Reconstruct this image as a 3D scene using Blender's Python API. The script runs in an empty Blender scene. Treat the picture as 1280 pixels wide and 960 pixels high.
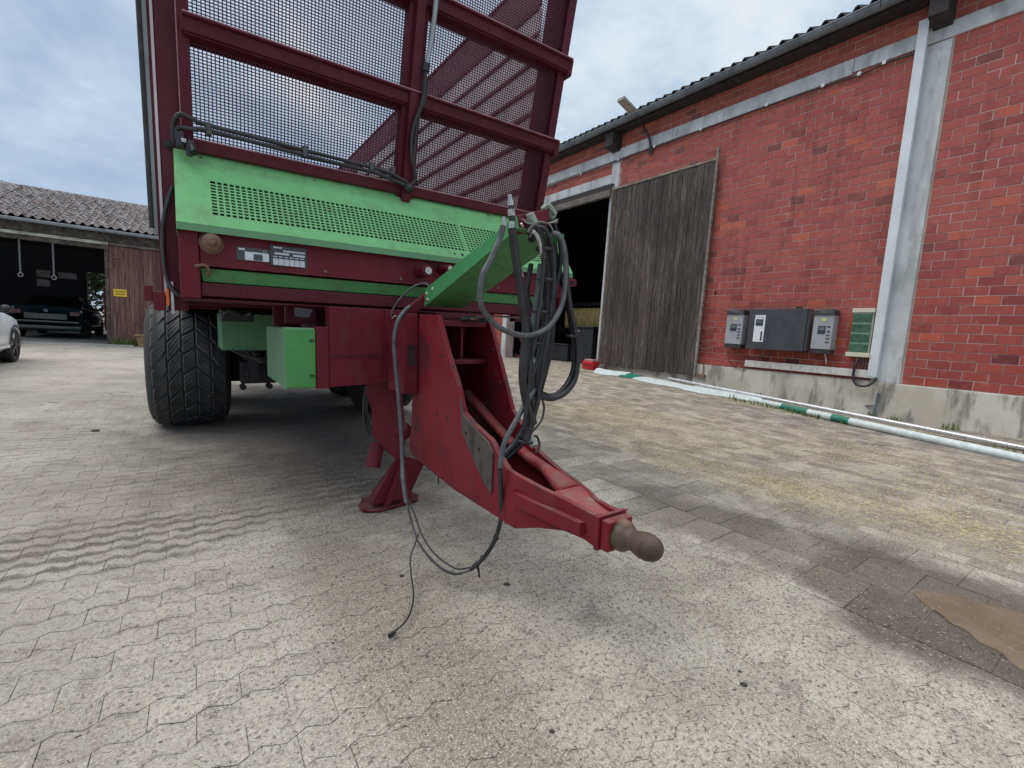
import bpy, math, random
import numpy as np
from mathutils import Matrix, Vector, noise
random.seed(7)
rad=math.radians
scene=bpy.context.scene
COL=scene.collection
# ------------------------------------------------------------------ camera
CAMZ=1.12
PITCH,ROLL=0.1080,0.0646
cam=bpy.data.cameras.new('camera'); co=bpy.data.objects.new('camera',cam); COL.objects.link(co)
cam.sensor_width=36; cam.lens=572.85/1280*36; cam.clip_start=.05; cam.clip_end=2000
f=Vector((0,math.cos(PITCH),-math.sin(PITCH))); r=Vector((1,0,0)); u=r.cross(f)
r2=math.cos(ROLL)*r+math.sin(ROLL)*u; u2=-math.sin(ROLL)*r+math.cos(ROLL)*u
m=Matrix.Identity(4)
for i in range(3): m[i][0]=r2[i]; m[i][1]=u2[i]; m[i][2]=-f[i]
m[2][3]=CAMZ
co.matrix_world=m; scene.camera=co
# ------------------------------------------------------------------ exposure
scene.view_settings.view_transform='Standard'; scene.view_settings.look='None'
scene.view_settings.exposure=0.0; scene.view_settings.gamma=1.0
scene.cycles.use_denoising=True
scene.cycles.max_bounces=6
# ------------------------------------------------------------------ node helper
class NT:
    def __init__(s,nt): s.t=nt; s.n=nt.nodes; s.l=nt.links
    def put(s,inp,v):
        if v is None: return
        if isinstance(v,bpy.types.NodeSocket): s.l.new(v,inp)
        elif isinstance(v,(int,float)):
            try: inp.default_value=v
            except Exception: inp.default_value=(v,v,v)
        else:
            v=tuple(v)
            try: inp.default_value=v
            except Exception: inp.default_value=v+(1,) if len(v)==3 else v[:3]
    def node(s,kind,ins=None,**kw):
        n=s.n.new(kind)
        for k,v in kw.items(): setattr(n,k,v)
        for k,v in (ins or {}).items(): s.put(n.inputs[k],v)
        return n
    def math(s,op,a,b=None,c=None,clamp=False):
        n=s.n.new('ShaderNodeMath'); n.operation=op; n.use_clamp=clamp
        for i,v in enumerate((a,b,c)):
            if v is not None: s.put(n.inputs[i],v)
        return n.outputs[0]
    def noise(s,vec,scale,detail=4,rough=.55,dist=0,out=0):
        return s.node('ShaderNodeTexNoise',{'Vector':vec,'Scale':scale,'Detail':detail,'Roughness':rough,'Distortion':dist}).outputs[out]
    def ramp(s,v,lo,hi,a=0.,b=1.):
        n=s.node('ShaderNodeMapRange',{0:v,1:lo,2:hi,3:a,4:b}); n.clamp=True; n.interpolation_type='SMOOTHSTEP'; return n.outputs[0]
    def mix(s,fac,a,b,mode='MIX'):
        n=s.n.new('ShaderNodeMix'); n.data_type='RGBA'; n.blend_type=mode
        s.put(n.inputs[0],fac); s.put(n.inputs[6],a); s.put(n.inputs[7],b); return n.outputs[2]
    def vmul(s,v,sc):
        return s.node('ShaderNodeMapping',{'Vector':v,'Scale':sc}).outputs[0]
    def bump(s,h,strength=.3,dist=.01,nrm=None):
        n=s.node('ShaderNodeBump',{'Strength':strength,'Distance':dist,'Height':h})
        if nrm is not None: s.put(n.inputs['Normal'],nrm)
        return n.outputs[0]
# ------------------------------------------------------------------ world: bright overcast with soft clouds
SUN_EL,SUN_AZ=rad(56),rad(276)      # azimuth of the sun, measured from +Y clockwise
w=bpy.data.worlds.new('World'); scene.world=w; w.use_nodes=True
W=NT(w.node_tree); W.n.clear()
tc=W.node('ShaderNodeTexCoord').outputs['Generated']
sky=W.node('ShaderNodeTexSky',sky_type='NISHITA',sun_disc=False,sun_elevation=SUN_EL,sun_rotation=SUN_AZ)
sp=W.node('ShaderNodeSeparateXYZ',{0:tc})
zc=W.math('ADD',W.math('MAXIMUM',sp.outputs[2],0.0),.28)
px=W.math('DIVIDE',sp.outputs[0],zc); py=W.math('DIVIDE',sp.outputs[1],zc)
cv=W.node('ShaderNodeCombineXYZ',{0:px,1:py,2:0.3}).outputs[0]
n1=W.noise(cv,1.15,7,.56,.35); n2=W.noise(cv,3.2,6,.6,.2)
cl=W.math('ADD',W.math('MULTIPLY',n1,.75),W.math('MULTIPLY',n2,.25))
ccol=W.mix(W.ramp(cl,.38,.62),(.37,.50,.70),(.66,.80,.94))
ccol=W.mix(W.ramp(cl,.52,.66),ccol,(.90,.95,.98))
lowf=W.ramp(sp.outputs[2],.0,.35)
ccol=W.mix(lowf,W.mix(.5,ccol,(.56,.70,.88)),ccol)
up=W.ramp(sp.outputs[2],.56,.92,1.0,2.3)
ccol=W.mix(W.ramp(sp.outputs[2],.55,.85,0,.75),ccol,(.90,.91,.90))
sat=W.node('ShaderNodeVectorMath',{0:ccol,1:up},operation='SCALE')
W.put(sat.inputs[3],up)
bg1=W.node('ShaderNodeBackground',{0:sat.outputs[0],1:1.0})
bg2=W.node('ShaderNodeBackground',{0:sky.outputs[0],1:.05})
ms=W.node('ShaderNodeMixShader',{0:.10,1:bg1.outputs[0],2:bg2.outputs[0]})
W.l.new(ms.outputs[0],W.node('ShaderNodeOutputWorld').inputs[0])
# ------------------------------------------------------------------ sun behind the clouds
sl=bpy.data.lights.new('sun','SUN'); sl.energy=1.5; sl.angle=rad(42); sl.color=(1,.93,.85)
so=bpy.data.objects.new('sun',sl); COL.objects.link(so)
d=Vector((math.sin(SUN_AZ)*math.cos(SUN_EL),math.cos(SUN_AZ)*math.cos(SUN_EL),math.sin(SUN_EL)))
so.rotation_euler=d.to_track_quat('Z','Y').to_euler(); so.location=d*40
# ------------------------------------------------------------------ frames
PHI=0.6121; WD=8.5036
cp,spn=math.cos(PHI),math.sin(PHI)
def mat4(X,Y,Z,o):
    m=Matrix.Identity(4)
    for i in range(3): m[i][0]=X[i]; m[i][1]=Y[i]; m[i][2]=Z[i]; m[i][3]=o[i]
    return m
ps=rad(35.3)
TT=Vector((math.cos(ps),math.sin(ps),.03)).normalized()
BB=Vector((-math.sin(ps),math.cos(ps),-.012)); BB-=TT*BB.dot(TT); BB.normalize(); UU=TT.cross(BB)
F_TR=mat4(TT,BB,UU,(0,0,CAMZ))                          # trailer: x right, y back along the trailer, z up; origin at eye height
F_WL=mat4((spn,-cp,0),(cp,spn,0),(0,0,1),(WD*cp,WD*spn,CAMZ))   # brick wall: x towards the viewer's side (= -u), y into the building
F_ID=Matrix.Translation((0,0,CAMZ))
bs=rad(35); F_BN=mat4((math.cos(bs),math.sin(bs),0),(-math.sin(bs),math.cos(bs),0),(0,0,1),(-12.502,14.169,CAMZ-1.1))
def smooth(x,a,b):
    t=min(1,max(0,(x-a)/(b-a))); return t*t*(3-2*t)
def gz(x,y):
    z=-1.1206+.0314*max(min(x,9.),-4.)+.0075*min(y,20.)
    T=.816*x+.578*y; B=-.578*x+.816*y
    z+=.24*smooth(T,2.5,8.5)*smooth(B,2,8)
    if x<-4: z+=.0125*(min(-x,12.5)-4)-.0*y
    if x<-4: z-=.0075*smooth(-x,4,12)*min(y,20)*.8
    return z+CAMZ
def gn(x,y):
    e=.05
    return Vector((-(gz(x+e,y)-gz(x-e,y))/(2*e),-(gz(x,y+e)-gz(x,y-e))/(2*e),1)).normalized()
def ab(a,b): return (a*cp-b*spn, a*spn+b*cp)             # yard coordinates: a across to the wall, b along it
# ------------------------------------------------------------------ mesh builder
class MB:
    def __init__(s): s.v=[]; s.f=[]; s.sm=[]; s.tint=[]
    def add(s,vs,fs,smooth=False,tint=.5):
        o=len(s.v); s.v+= [tuple(v) for v in vs]
        for f_ in fs: s.f.append([i+o for i in f_]); s.sm.append(smooth); s.tint.append(tint)
        return s
    def box(s,x0,x1,y0,y1,z0,z1,tint=.5):
        return s.add([(x0,y0,z0),(x1,y0,z0),(x1,y1,z0),(x0,y1,z0),(x0,y0,z1),(x1,y0,z1),(x1,y1,z1),(x0,y1,z1)],
          [(0,3,2,1),(4,5,6,7),(0,1,5,4),(1,2,6,5),(2,3,7,6),(3,0,4,7)],tint=tint)
    def hexa(s,p,tint=.5):      # 4 bottom, 4 top
        return s.add(p,[(0,3,2,1),(4,5,6,7),(0,1,5,4),(1,2,6,5),(2,3,7,6),(3,0,4,7)],tint=tint)
    def beam(s,p0,p1,w,h,up=(0,0,1),tint=.5):
        p0=Vector(p0);p1=Vector(p1);d_=(p1-p0).normalized();sx=d_.cross(Vector(up)).normalized()*w/2;sz=sx.cross(d_).normalized()*h/2
        return s.hexa([p0-sx-sz,p0+sx-sz,p1+sx-sz,p1-sx-sz,p0-sx+sz,p0+sx+sz,p1+sx+sz,p1-sx+sz],tint)
    def prism(s,poly,ext,tint=.5):   # poly: list of 3D points, ext: vector
        n=len(poly);e=Vector(ext)
        vs=[Vector(p) for p in poly]+[Vector(p)+e for p in poly]
        return s.add(vs,[tuple(range(n)),tuple(range(2*n-1,n-1,-1))]+[(i,i+n,(i+1)%n+n,(i+1)%n) for i in range(n)],tint=tint)
    def cyl(s,p0,p1,r0,r1=None,n=16,smooth=True,caps=True):
        r1=r0 if r1 is None else r1
        p0=Vector(p0);p1=Vector(p1);d_=(p1-p0).normalized()
        a=d_.orthogonal().normalized();b=d_.cross(a)
        vs=[]
        for p,r_ in((p0,r0),(p1,r1)):
            for i in range(n):
                t=2*math.pi*i/n; vs.append(p+a*math.cos(t)*r_+b*math.sin(t)*r_)
        s.add(vs,[(i,(i+1)%n,(i+1)%n+n,i+n) for i in range(n)],smooth)
        if caps: s.add(vs,[tuple(range(n-1,-1,-1)),tuple(range(n,2*n))])
        return s
    def lathe(s,o,axis,prof,n=32,smooth=True):   # prof: (along, radius)
        o=Vector(o);ax=Vector(axis).normalized();a=ax.orthogonal().normalized();b=ax.cross(a)
        vs=[]
        for t,r_ in prof:
            for i in range(n):
                q=2*math.pi*i/n; vs.append(o+ax*t+(a*math.cos(q)+b*math.sin(q))*max(r_,1e-4))
        fs=[]
        for k in range(len(prof)-1):
            for i in range(n): fs.append((k*n+i,k*n+(i+1)%n,(k+1)*n+(i+1)%n,(k+1)*n+i))
        return s.add(vs,fs,smooth)
    def tube(s,pts,r,n=8,sub=6,closed=False):
        P=[Vector(p) for p in pts]
        rr=r if isinstance(r,(list,tuple)) else [r]*len(P)
        Q=[];R=[]
        for i in range(len(P)-1):
            a=P[max(i-1,0)];b=P[i];c=P[i+1];d_=P[min(i+2,len(P)-1)]
            for k in range(sub):
                t=k/sub
                Q.append(.5*((2*b)+(c-a)*t+(2*a-5*b+4*c-d_)*t*t+(3*b-a-3*c+d_)*t**3)); R.append(rr[i]*(1-t)+rr[i+1]*t)
        Q.append(P[-1]);R.append(rr[-1])
        nrm=None;vs=[]
        for i,q in enumerate(Q):
            t=(Q[min(i+1,len(Q)-1)]-Q[max(i-1,0)])
            if t.length<1e-9: t=Vector((0,0,1))
            t.normalize()
            nrm=t.orthogonal().normalized() if nrm is None else (nrm-t*nrm.dot(t)).normalized()
            b=t.cross(nrm)
            for k in range(n):
                g=2*math.pi*k/n; vs.append(q+(nrm*math.cos(g)+b*math.sin(g))*R[i])
        fs=[]
        for i in range(len(Q)-1):
            for k in range(n): fs.append((i*n+k,i*n+(k+1)%n,(i+1)*n+(k+1)%n,(i+1)*n+k))
        s.add(vs,fs,True)
        L=len(Q)-1
        return s.add(vs,[tuple(range(n-1,-1,-1)),tuple(L*n+k for k in range(n))])
def mesh_of(name,mb,mt,off=(0,0,0)):
    me=bpy.data.meshes.new(name)
    o=Vector(off)
    me.from_pydata([tuple(Vector(v)-o) for v in mb.v] if o.length>0 else mb.v,[],mb.f)
    me.polygons.foreach_set('use_smooth',mb.sm)
    if any(t!=.5 for t in mb.tint):
        at=me.attributes.new('tint','FLOAT','FACE'); at.data.foreach_set('value',mb.tint)
    me.materials.append(mt); me.update(); return me
def tag(o,label,cat,group=None):
    if label: o['label']=label
    if cat: o['category']=cat
    if group: o['group']=group
    return o
def empty(name,frame,org,label,cat,group=None,rotz=0):
    o=bpy.data.objects.new(name,None); COL.objects.link(o)
    o.matrix_world=frame@Matrix.Translation(org)@Matrix.Rotation(rotz,4,'Z'); o.empty_display_size=.1
    o['_ox'],o['_oy'],o['_oz']=[float(c) for c in org]
    return tag(o,label,cat,group)
def part(name,mb,mt,parent,label=None,stuff=False,bev=0):
    root=parent
    while root.parent: root=root.parent
    off=(root.get('_ox',0),root.get('_oy',0),root.get('_oz',0))
    o=bpy.data.objects.new(name,mesh_of(name,mb,mt,off)); COL.objects.link(o); o.parent=parent
    if label: o['label']=label
    if stuff: o['kind']='stuff'
    if bev:
        b=o.modifiers.new('bevel','BEVEL'); b.width=bev; b.segments=2; b.limit_method='ANGLE'; b.angle_limit=rad(40)
    return o
def inst(name,me,parent,mloc,label=None):
    o=bpy.data.objects.new(name,me); COL.objects.link(o); o.parent=parent; o.matrix_local=mloc
    if label: o['label']=label
    return o
def solo(name,mb,mt,frame,org,label,cat,group=None,bev=0,kind=None):
    o=bpy.data.objects.new(name,mesh_of(name,mb,mt,org)); COL.objects.link(o)
    o.matrix_world=frame@Matrix.Translation(org)
    if kind: o['kind']=kind
    if bev:
        b=o.modifiers.new('bevel','BEVEL'); b.width=bev; b.segments=2; b.limit_method='ANGLE'; b.angle_limit=rad(40)
    return tag(o,label,cat,group)
# ------------------------------------------------------------------ materials
def mat(name):
    m=bpy.data.materials.new(name); m.use_nodes=True; t=NT(m.node_tree); t.n.clear()
    b=t.node('ShaderNodeBsdfPrincipled'); t.l.new(b.outputs[0],t.node('ShaderNodeOutputMaterial').inputs[0])
    g=t.node('ShaderNodeNewGeometry'); t.pos=g.outputs['Position']; t.geo=g
    return m,t,b
def simple(name,col,rough=.5,metal=0,var=.15,scale=8,bump=0,bscale=60,spec=.5):
    m,t,b=mat(name)
    n=t.noise(t.pos,scale,5,.6)
    c=t.mix(t.ramp(n,.3,.7),tuple(x*(1-var) for x in col),tuple(min(1,x*(1+var)) for x in col))
    t.put(b.inputs['Base Color'],c); t.put(b.inputs['Roughness'],t.ramp(n,.2,.8,max(.02,rough-.08),min(1,rough+.08)))
    t.put(b.inputs['Metallic'],metal); t.put(b.inputs['Specular IOR Level'],spec)
    if bump: t.put(b.inputs['Normal'],t.bump(t.noise(t.pos,bscale,4),bump,.004))
    return m
def paint(name,col,dirt=(.085,.052,.045),damt=.35,rough=.38,chips=.5,chipcol=(.10,.045,.03),fade=1.25,speck=0,black=0,dustc=(.24,.15,.13)):
    m,t,b=mat(name); p=t.pos
    big=t.noise(p,2.3,5,.6); med=t.noise(p,11,6,.65); fin=t.noise(p,70,5,.7)
    c=t.mix(t.ramp(big,.35,.7),col,tuple(min(1,x*fade+.004) for x in col))
    streak=t.noise(t.vmul(p,(14,14,1.2)),1.6,5,.6)
    dm=t.math('MULTIPLY',t.ramp(t.math('ADD',t.math('MULTIPLY',med,.5),t.math('MULTIPLY',streak,.5)),.48,.68),damt)
    c=t.mix(dm,c,dirt)
    up=t.node('ShaderNodeSeparateXYZ',{0:t.geo.outputs['Normal']}).outputs[2]
    dust=t.math('MULTIPLY',t.ramp(up,.35,1.0),t.ramp(med,.35,.7,.12,.55))
    c=t.mix(dust,c,dustc)
    ch=t.math('MULTIPLY',t.ramp(t.noise(p,38,6,.75),.66,.71),t.ramp(big,.45,.6))
    c=t.mix(t.math('MULTIPLY',ch,chips),c,chipcol)
    if speck: c=t.mix(t.math('MULTIPLY',t.ramp(fin,.58,.68),speck),c,tuple(x*.62 for x in col))
    if black: c=t.mix(t.math('MULTIPLY',t.ramp(t.noise(p,3.1,5,.65),.5,.64),black),c,(.02,.017,.02))
    t.put(b.inputs['Base Color'],c)
    t.put(b.inputs['Roughness'],t.ramp(med,.3,.7,rough,rough+.25)); t.put(b.inputs['Specular IOR Level'],.26)
    t.put(b.inputs['Normal'],t.bump(t.math('ADD',fin,t.math('MULTIPLY',med,1.5)),.12,.003))
    return m
RED=paint('wine_red_paint',(.115,.0065,.016),damt=.30)
REDF=paint('wine_red_drawbar_paint',(.160,.008,.018),damt=.45,chips=.8,fade=1.25,black=.55)
REDD=paint('wine_red_frame_paint',(.078,.0055,.015),damt=.22,chips=.25)
REDW=paint('worn_red_top_paint',(.30,.045,.055),dirt=(.28,.20,.17),damt=.8,chips=.9,chipcol=(.3,.24,.2))
GRN=paint('light_green_paint',(.16,.47,.18),dirt=(.11,.20,.10),damt=.38,chips=.5,chipcol=(.05,.12,.05),fade=1.12,speck=.3,rough=.42)
GRND=paint('green_box_paint',(.12,.27,.145),dirt=(.12,.16,.11),damt=.4,chips=.25,chipcol=(.4,.4,.36),fade=1.1)
GRNU=paint('green_arm_paint',(.07,.24,.085),dirt=(.09,.10,.06),damt=.7,chips=.2,fade=1.1)
TYRED=simple('groove_shade_rubber',(.03,.03,.03),.85,var=.4,scale=20,bump=.3)  # shade of the tread gaps put into the dark carcass colour
GREASE=paint('scraped_greasy_plate',(.075,.062,.055),dirt=(.035,.03,.028),damt=.9,chips=.9,chipcol=(.30,.28,.26),rough=.5)
RUST=paint('rusty_steel',(.17,.105,.075),dirt=(.07,.045,.035),damt=.8,chips=.6,chipcol=(.05,.03,.03),rough=.5)
BALL=paint('worn_ball_steel',(.085,.058,.045),dirt=(.035,.025,.02),damt=.9,chips=.9,chipcol=(.14,.03,.03),rough=.38,dustc=(.11,.085,.07))
BLACK=simple('black_rubber',(.022,.023,.026),.45,var=.4,scale=30,bump=.15)
HOSE=simple('hydraulic_hose',(.014,.015,.018),.34,var=.6,scale=25,bump=.2,bscale=200)
HOSEG=simple('grey_cable_sheath',(.075,.08,.085),.38,var=.3,scale=25,bump=.15,bscale=150)
STEEL=simple('zinc_coupling',(.42,.42,.40),.32,metal=.85,var=.3,scale=60,bump=.2)
PLUG=simple('grey_green_plug',(.26,.30,.26),.5,var=.2,scale=30)
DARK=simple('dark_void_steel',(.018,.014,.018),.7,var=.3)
WHITE=simple('white_paint',(.74,.76,.77),.45,var=.06,scale=6)
ALU=simple('aluminium_board',(.44,.42,.42),.5,var=.2,scale=5)
PLATEK=simple('type_plate_black',(.05,.055,.06),.4)
PLATEW=simple('type_plate_silver',(.58,.60,.62),.35,metal=.3)
YEL=simple('yellow_sign',(.78,.50,.03),.5,var=.05)
ORG=simple('orange_marker_lens',(.7,.16,.03),.3)
REDB=simple('bright_red_plastic',(.55,.02,.02),.4)
# tyre rubber
m,t,b=mat('tyre_rubber'); TYRE=m
n=t.noise(t.pos,9,5,.6); n2=t.noise(t.pos,60,5,.7)
tt_=t.node('ShaderNodeAttribute',attribute_name='tint').outputs['Fac']
t.put(b.inputs['Base Color'],t.mix(t.math('MULTIPLY',t.ramp(tt_,.7,.95),t.ramp(n2,.35,.6,.25,1)),t.mix(t.math('MULTIPLY',t.ramp(n,.42,.66),.8),(.014,.016,.020),(.045,.044,.043)),(.16,.155,.15)))
t.put(b.inputs['Roughness'],.62); t.put(b.inputs['Normal'],t.bump(n2,.3,.004))
# concrete
def concrete(name,c1,c2,stain=(.12,.12,.11),samt=.5,vs=1.5):
    m,t,b=mat(name); p=t.pos
    a=t.noise(p,vs,6,.6); f_=t.noise(p,45,6,.7); s_=t.noise(t.vmul(p,(3,3,.7)),1.7,6,.62)
    c=t.mix(t.ramp(a,.4,.6),c1,c2)
    c=t.mix(t.math('MULTIPLY',t.ramp(s_,.50,.64),samt),c,stain)
    c=t.mix(t.math('MULTIPLY',t.ramp(f_,.62,.72),.35),c,tuple(x*.5 for x in c1))
    t.put(b.inputs['Base Color'],c); t.put(b.inputs['Roughness'],.88)
    t.put(b.inputs['Normal'],t.bump(t.math('ADD',f_,t.math('MULTIPLY',a,2)),.4,.008)); return m
CONC=concrete('pillar_concrete',(.46,.48,.48),(.60,.62,.62),(.24,.25,.25),.5)
PLIN=concrete('plinth_concrete',(.50,.46,.39),(.64,.60,.53),(.17,.16,.145),.75,1.4)
MORT=concrete('mortar',(.42,.34,.30),(.54,.45,.41),(.3,.25,.22),.4)
# brick
m,t,b=mat('red_brick'); BRICK=m; p=t.pos
at=t.node('ShaderNodeAttribute',attribute_name='tint').outputs['Fac']
cr=t.node('ShaderNodeValToRGB',{0:at}); e=cr.color_ramp; e.interpolation='LINEAR'
cols=[(0,(.13,.045,.052)),(.10,(.17,.040,.042)),(.22,(.25,.048,.042)),(.5,(.36,.074,.057)),(.8,(.41,.090,.062)),(.93,(.49,.10,.053)),(1,(.53,.12,.056))]
e.elements[0].position=0; e.elements[0].color=(*cols[0][1],1); e.elements[1].position=1; e.elements[1].color=(*cols[-1][1],1)
for q,c in cols[1:-1]: k=e.elements.new(q); k.color=(*c,1)
a=t.noise(p,14,5,.65); f_=t.noise(p,120,4,.7); big=t.noise(p,.9,4,.5)
c=t.mix(t.math('MULTIPLY',t.ramp(a,.45,.7),.4),cr.outputs[0],(.27,.07,.07))
c=t.mix(t.math('MULTIPLY',t.ramp(t.math('ADD',t.node('ShaderNodeSeparateXYZ',{0:p}).outputs[2],t.math('MULTIPLY',big,2.)),1.6,4.2),.22),c,(.46,.20,.17))
c=t.mix(t.math('MULTIPLY',t.ramp(t.noise(t.vmul(p,(2.5,2.5,.35)),1.5,5,.65),.54,.68),.45),c,(.16,.05,.045))
c=t.mix(t.math('MULTIPLY',t.ramp(t.noise(p,9,6,.75),.52,.64),.35),c,(.50,.19,.14))
c=t.mix(t.math('MULTIPLY',t.ramp(t.noise(p,5,6,.7),.60,.72),.35),c,(.36,.27,.25))
t.put(b.inputs['Base Color'],c); t.put(b.inputs['Roughness'],.8); t.put(b.inputs['Specular IOR Level'],.2)
t.put(b.inputs['Normal'],t.bump(t.math('ADD',f_,a),.35,.004))
# weathered plank
def wood(name,c1,c2,c3,sc=(26,26,1.3),rough=.85):
    m,t,b=mat(name); p=t.pos
    at=t.node('ShaderNodeAttribute',attribute_name='tint').outputs['Fac']
    g=t.noise(t.vmul(p,sc),1.6,7,.68,.15); h=t.noise(t.vmul(p,tuple(x*2.6 for x in sc)),1.5,5,.7)
    big=t.noise(t.vmul(p,(1.3,1.3,.6)),1.2,4,.5)
    c=t.mix(t.ramp(g,.38,.62),c1,c2); c=t.mix(t.math('MULTIPLY',t.ramp(h,.5,.7),.75),c,c3)
    c=t.mix(t.math('MULTIPLY',t.ramp(big,.42,.62),.45),c,c1)
    c=t.mix(.5,c,t.node('ShaderNodeVectorMath',{0:c,3:t.ramp(at,0,1,.55,1.45)},operation='SCALE').outputs[0])
    t.put(b.inputs['Base Color'],c); t.put(b.inputs['Roughness'],rough)
    t.put(b.inputs['Normal'],t.bump(t.math('ADD',g,h),.6,.006)); return m
DOORW=wood('weathered_grey_planks',(.018,.014,.014),(.095,.074,.062),(.36,.30,.25),(30,30,1.0))
BARNW=wood('faded_red_planks',(.09,.045,.04),(.20,.105,.092),(.27,.19,.165),(18,18,1.2))
OLDW=wood('old_beam_wood',(.06,.052,.045),(.16,.14,.12),(.36,.34,.30),(3,3,3))
LINW=wood('weathered_rail',(.13,.11,.095),(.26,.225,.20),(.5,.46,.41),(2.5,2.5,9))
DBEAM=simple('dark_timber_end',(.035,.03,.03),.85,var=.4,scale=12,bump=.4)
ZINC=simple('dull_zinc_gutter',(.17,.20,.22),.5,metal=.35,var=.3,scale=3)
ZINC2=simple('pale_zinc_gutter',(.30,.34,.38),.45,metal=.4,var=.2,scale=3)
DUCT=simple('white_pvc_trunking',(.66,.70,.72),.4,var=.07,scale=3)
DUCTD=paint('dirty_white_trunking',(.62,.61,.57),dirt=(.25,.22,.19),damt=.7,chips=.3,chipcol=(.15,.13,.11),fade=1.05,rough=.5)
# roof tiles
m,t,b=mat('weathered_roof_tile'); TILE=m; p=t.pos
at=t.node('ShaderNodeObjectInfo').outputs['Random']
a=t.noise(p,6,6,.7); f_=t.noise(p,28,5,.7)
c=t.mix(t.ramp(a,.4,.62),(.10,.083,.078),(.33,.30,.30)); c=t.mix(t.math('MULTIPLY',t.ramp(f_,.5,.66),.6),c,(.50,.47,.48))
c=t.mix(t.math('MULTIPLY',t.ramp(at,.7,1),.45),c,(.20,.12,.085))
t.put(b.inputs['Base Color'],c); t.put(b.inputs['Roughness'],.85); t.put(b.inputs['Normal'],t.bump(f_,.5,.006))
TILED=simple('dark_roof_tile',(.07,.065,.068),.8,var=.4,scale=7,bump=.4)
STRAWM=simple('straw',(.58,.49,.27),.7,var=.45,scale=40)
BALE=simple('straw_bale',(.75,.50,.19),.85,var=.6,scale=26,bump=.8,bscale=40)
GRASS=simple('grass_blades',(.12,.17,.045),.6,var=.5,scale=15)
LEAF=simple('tree_leaf',(.055,.10,.035),.6,var=.6,scale=5)
BARK=simple('bark',(.09,.07,.055),.9,var=.4,bump=.5)
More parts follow.
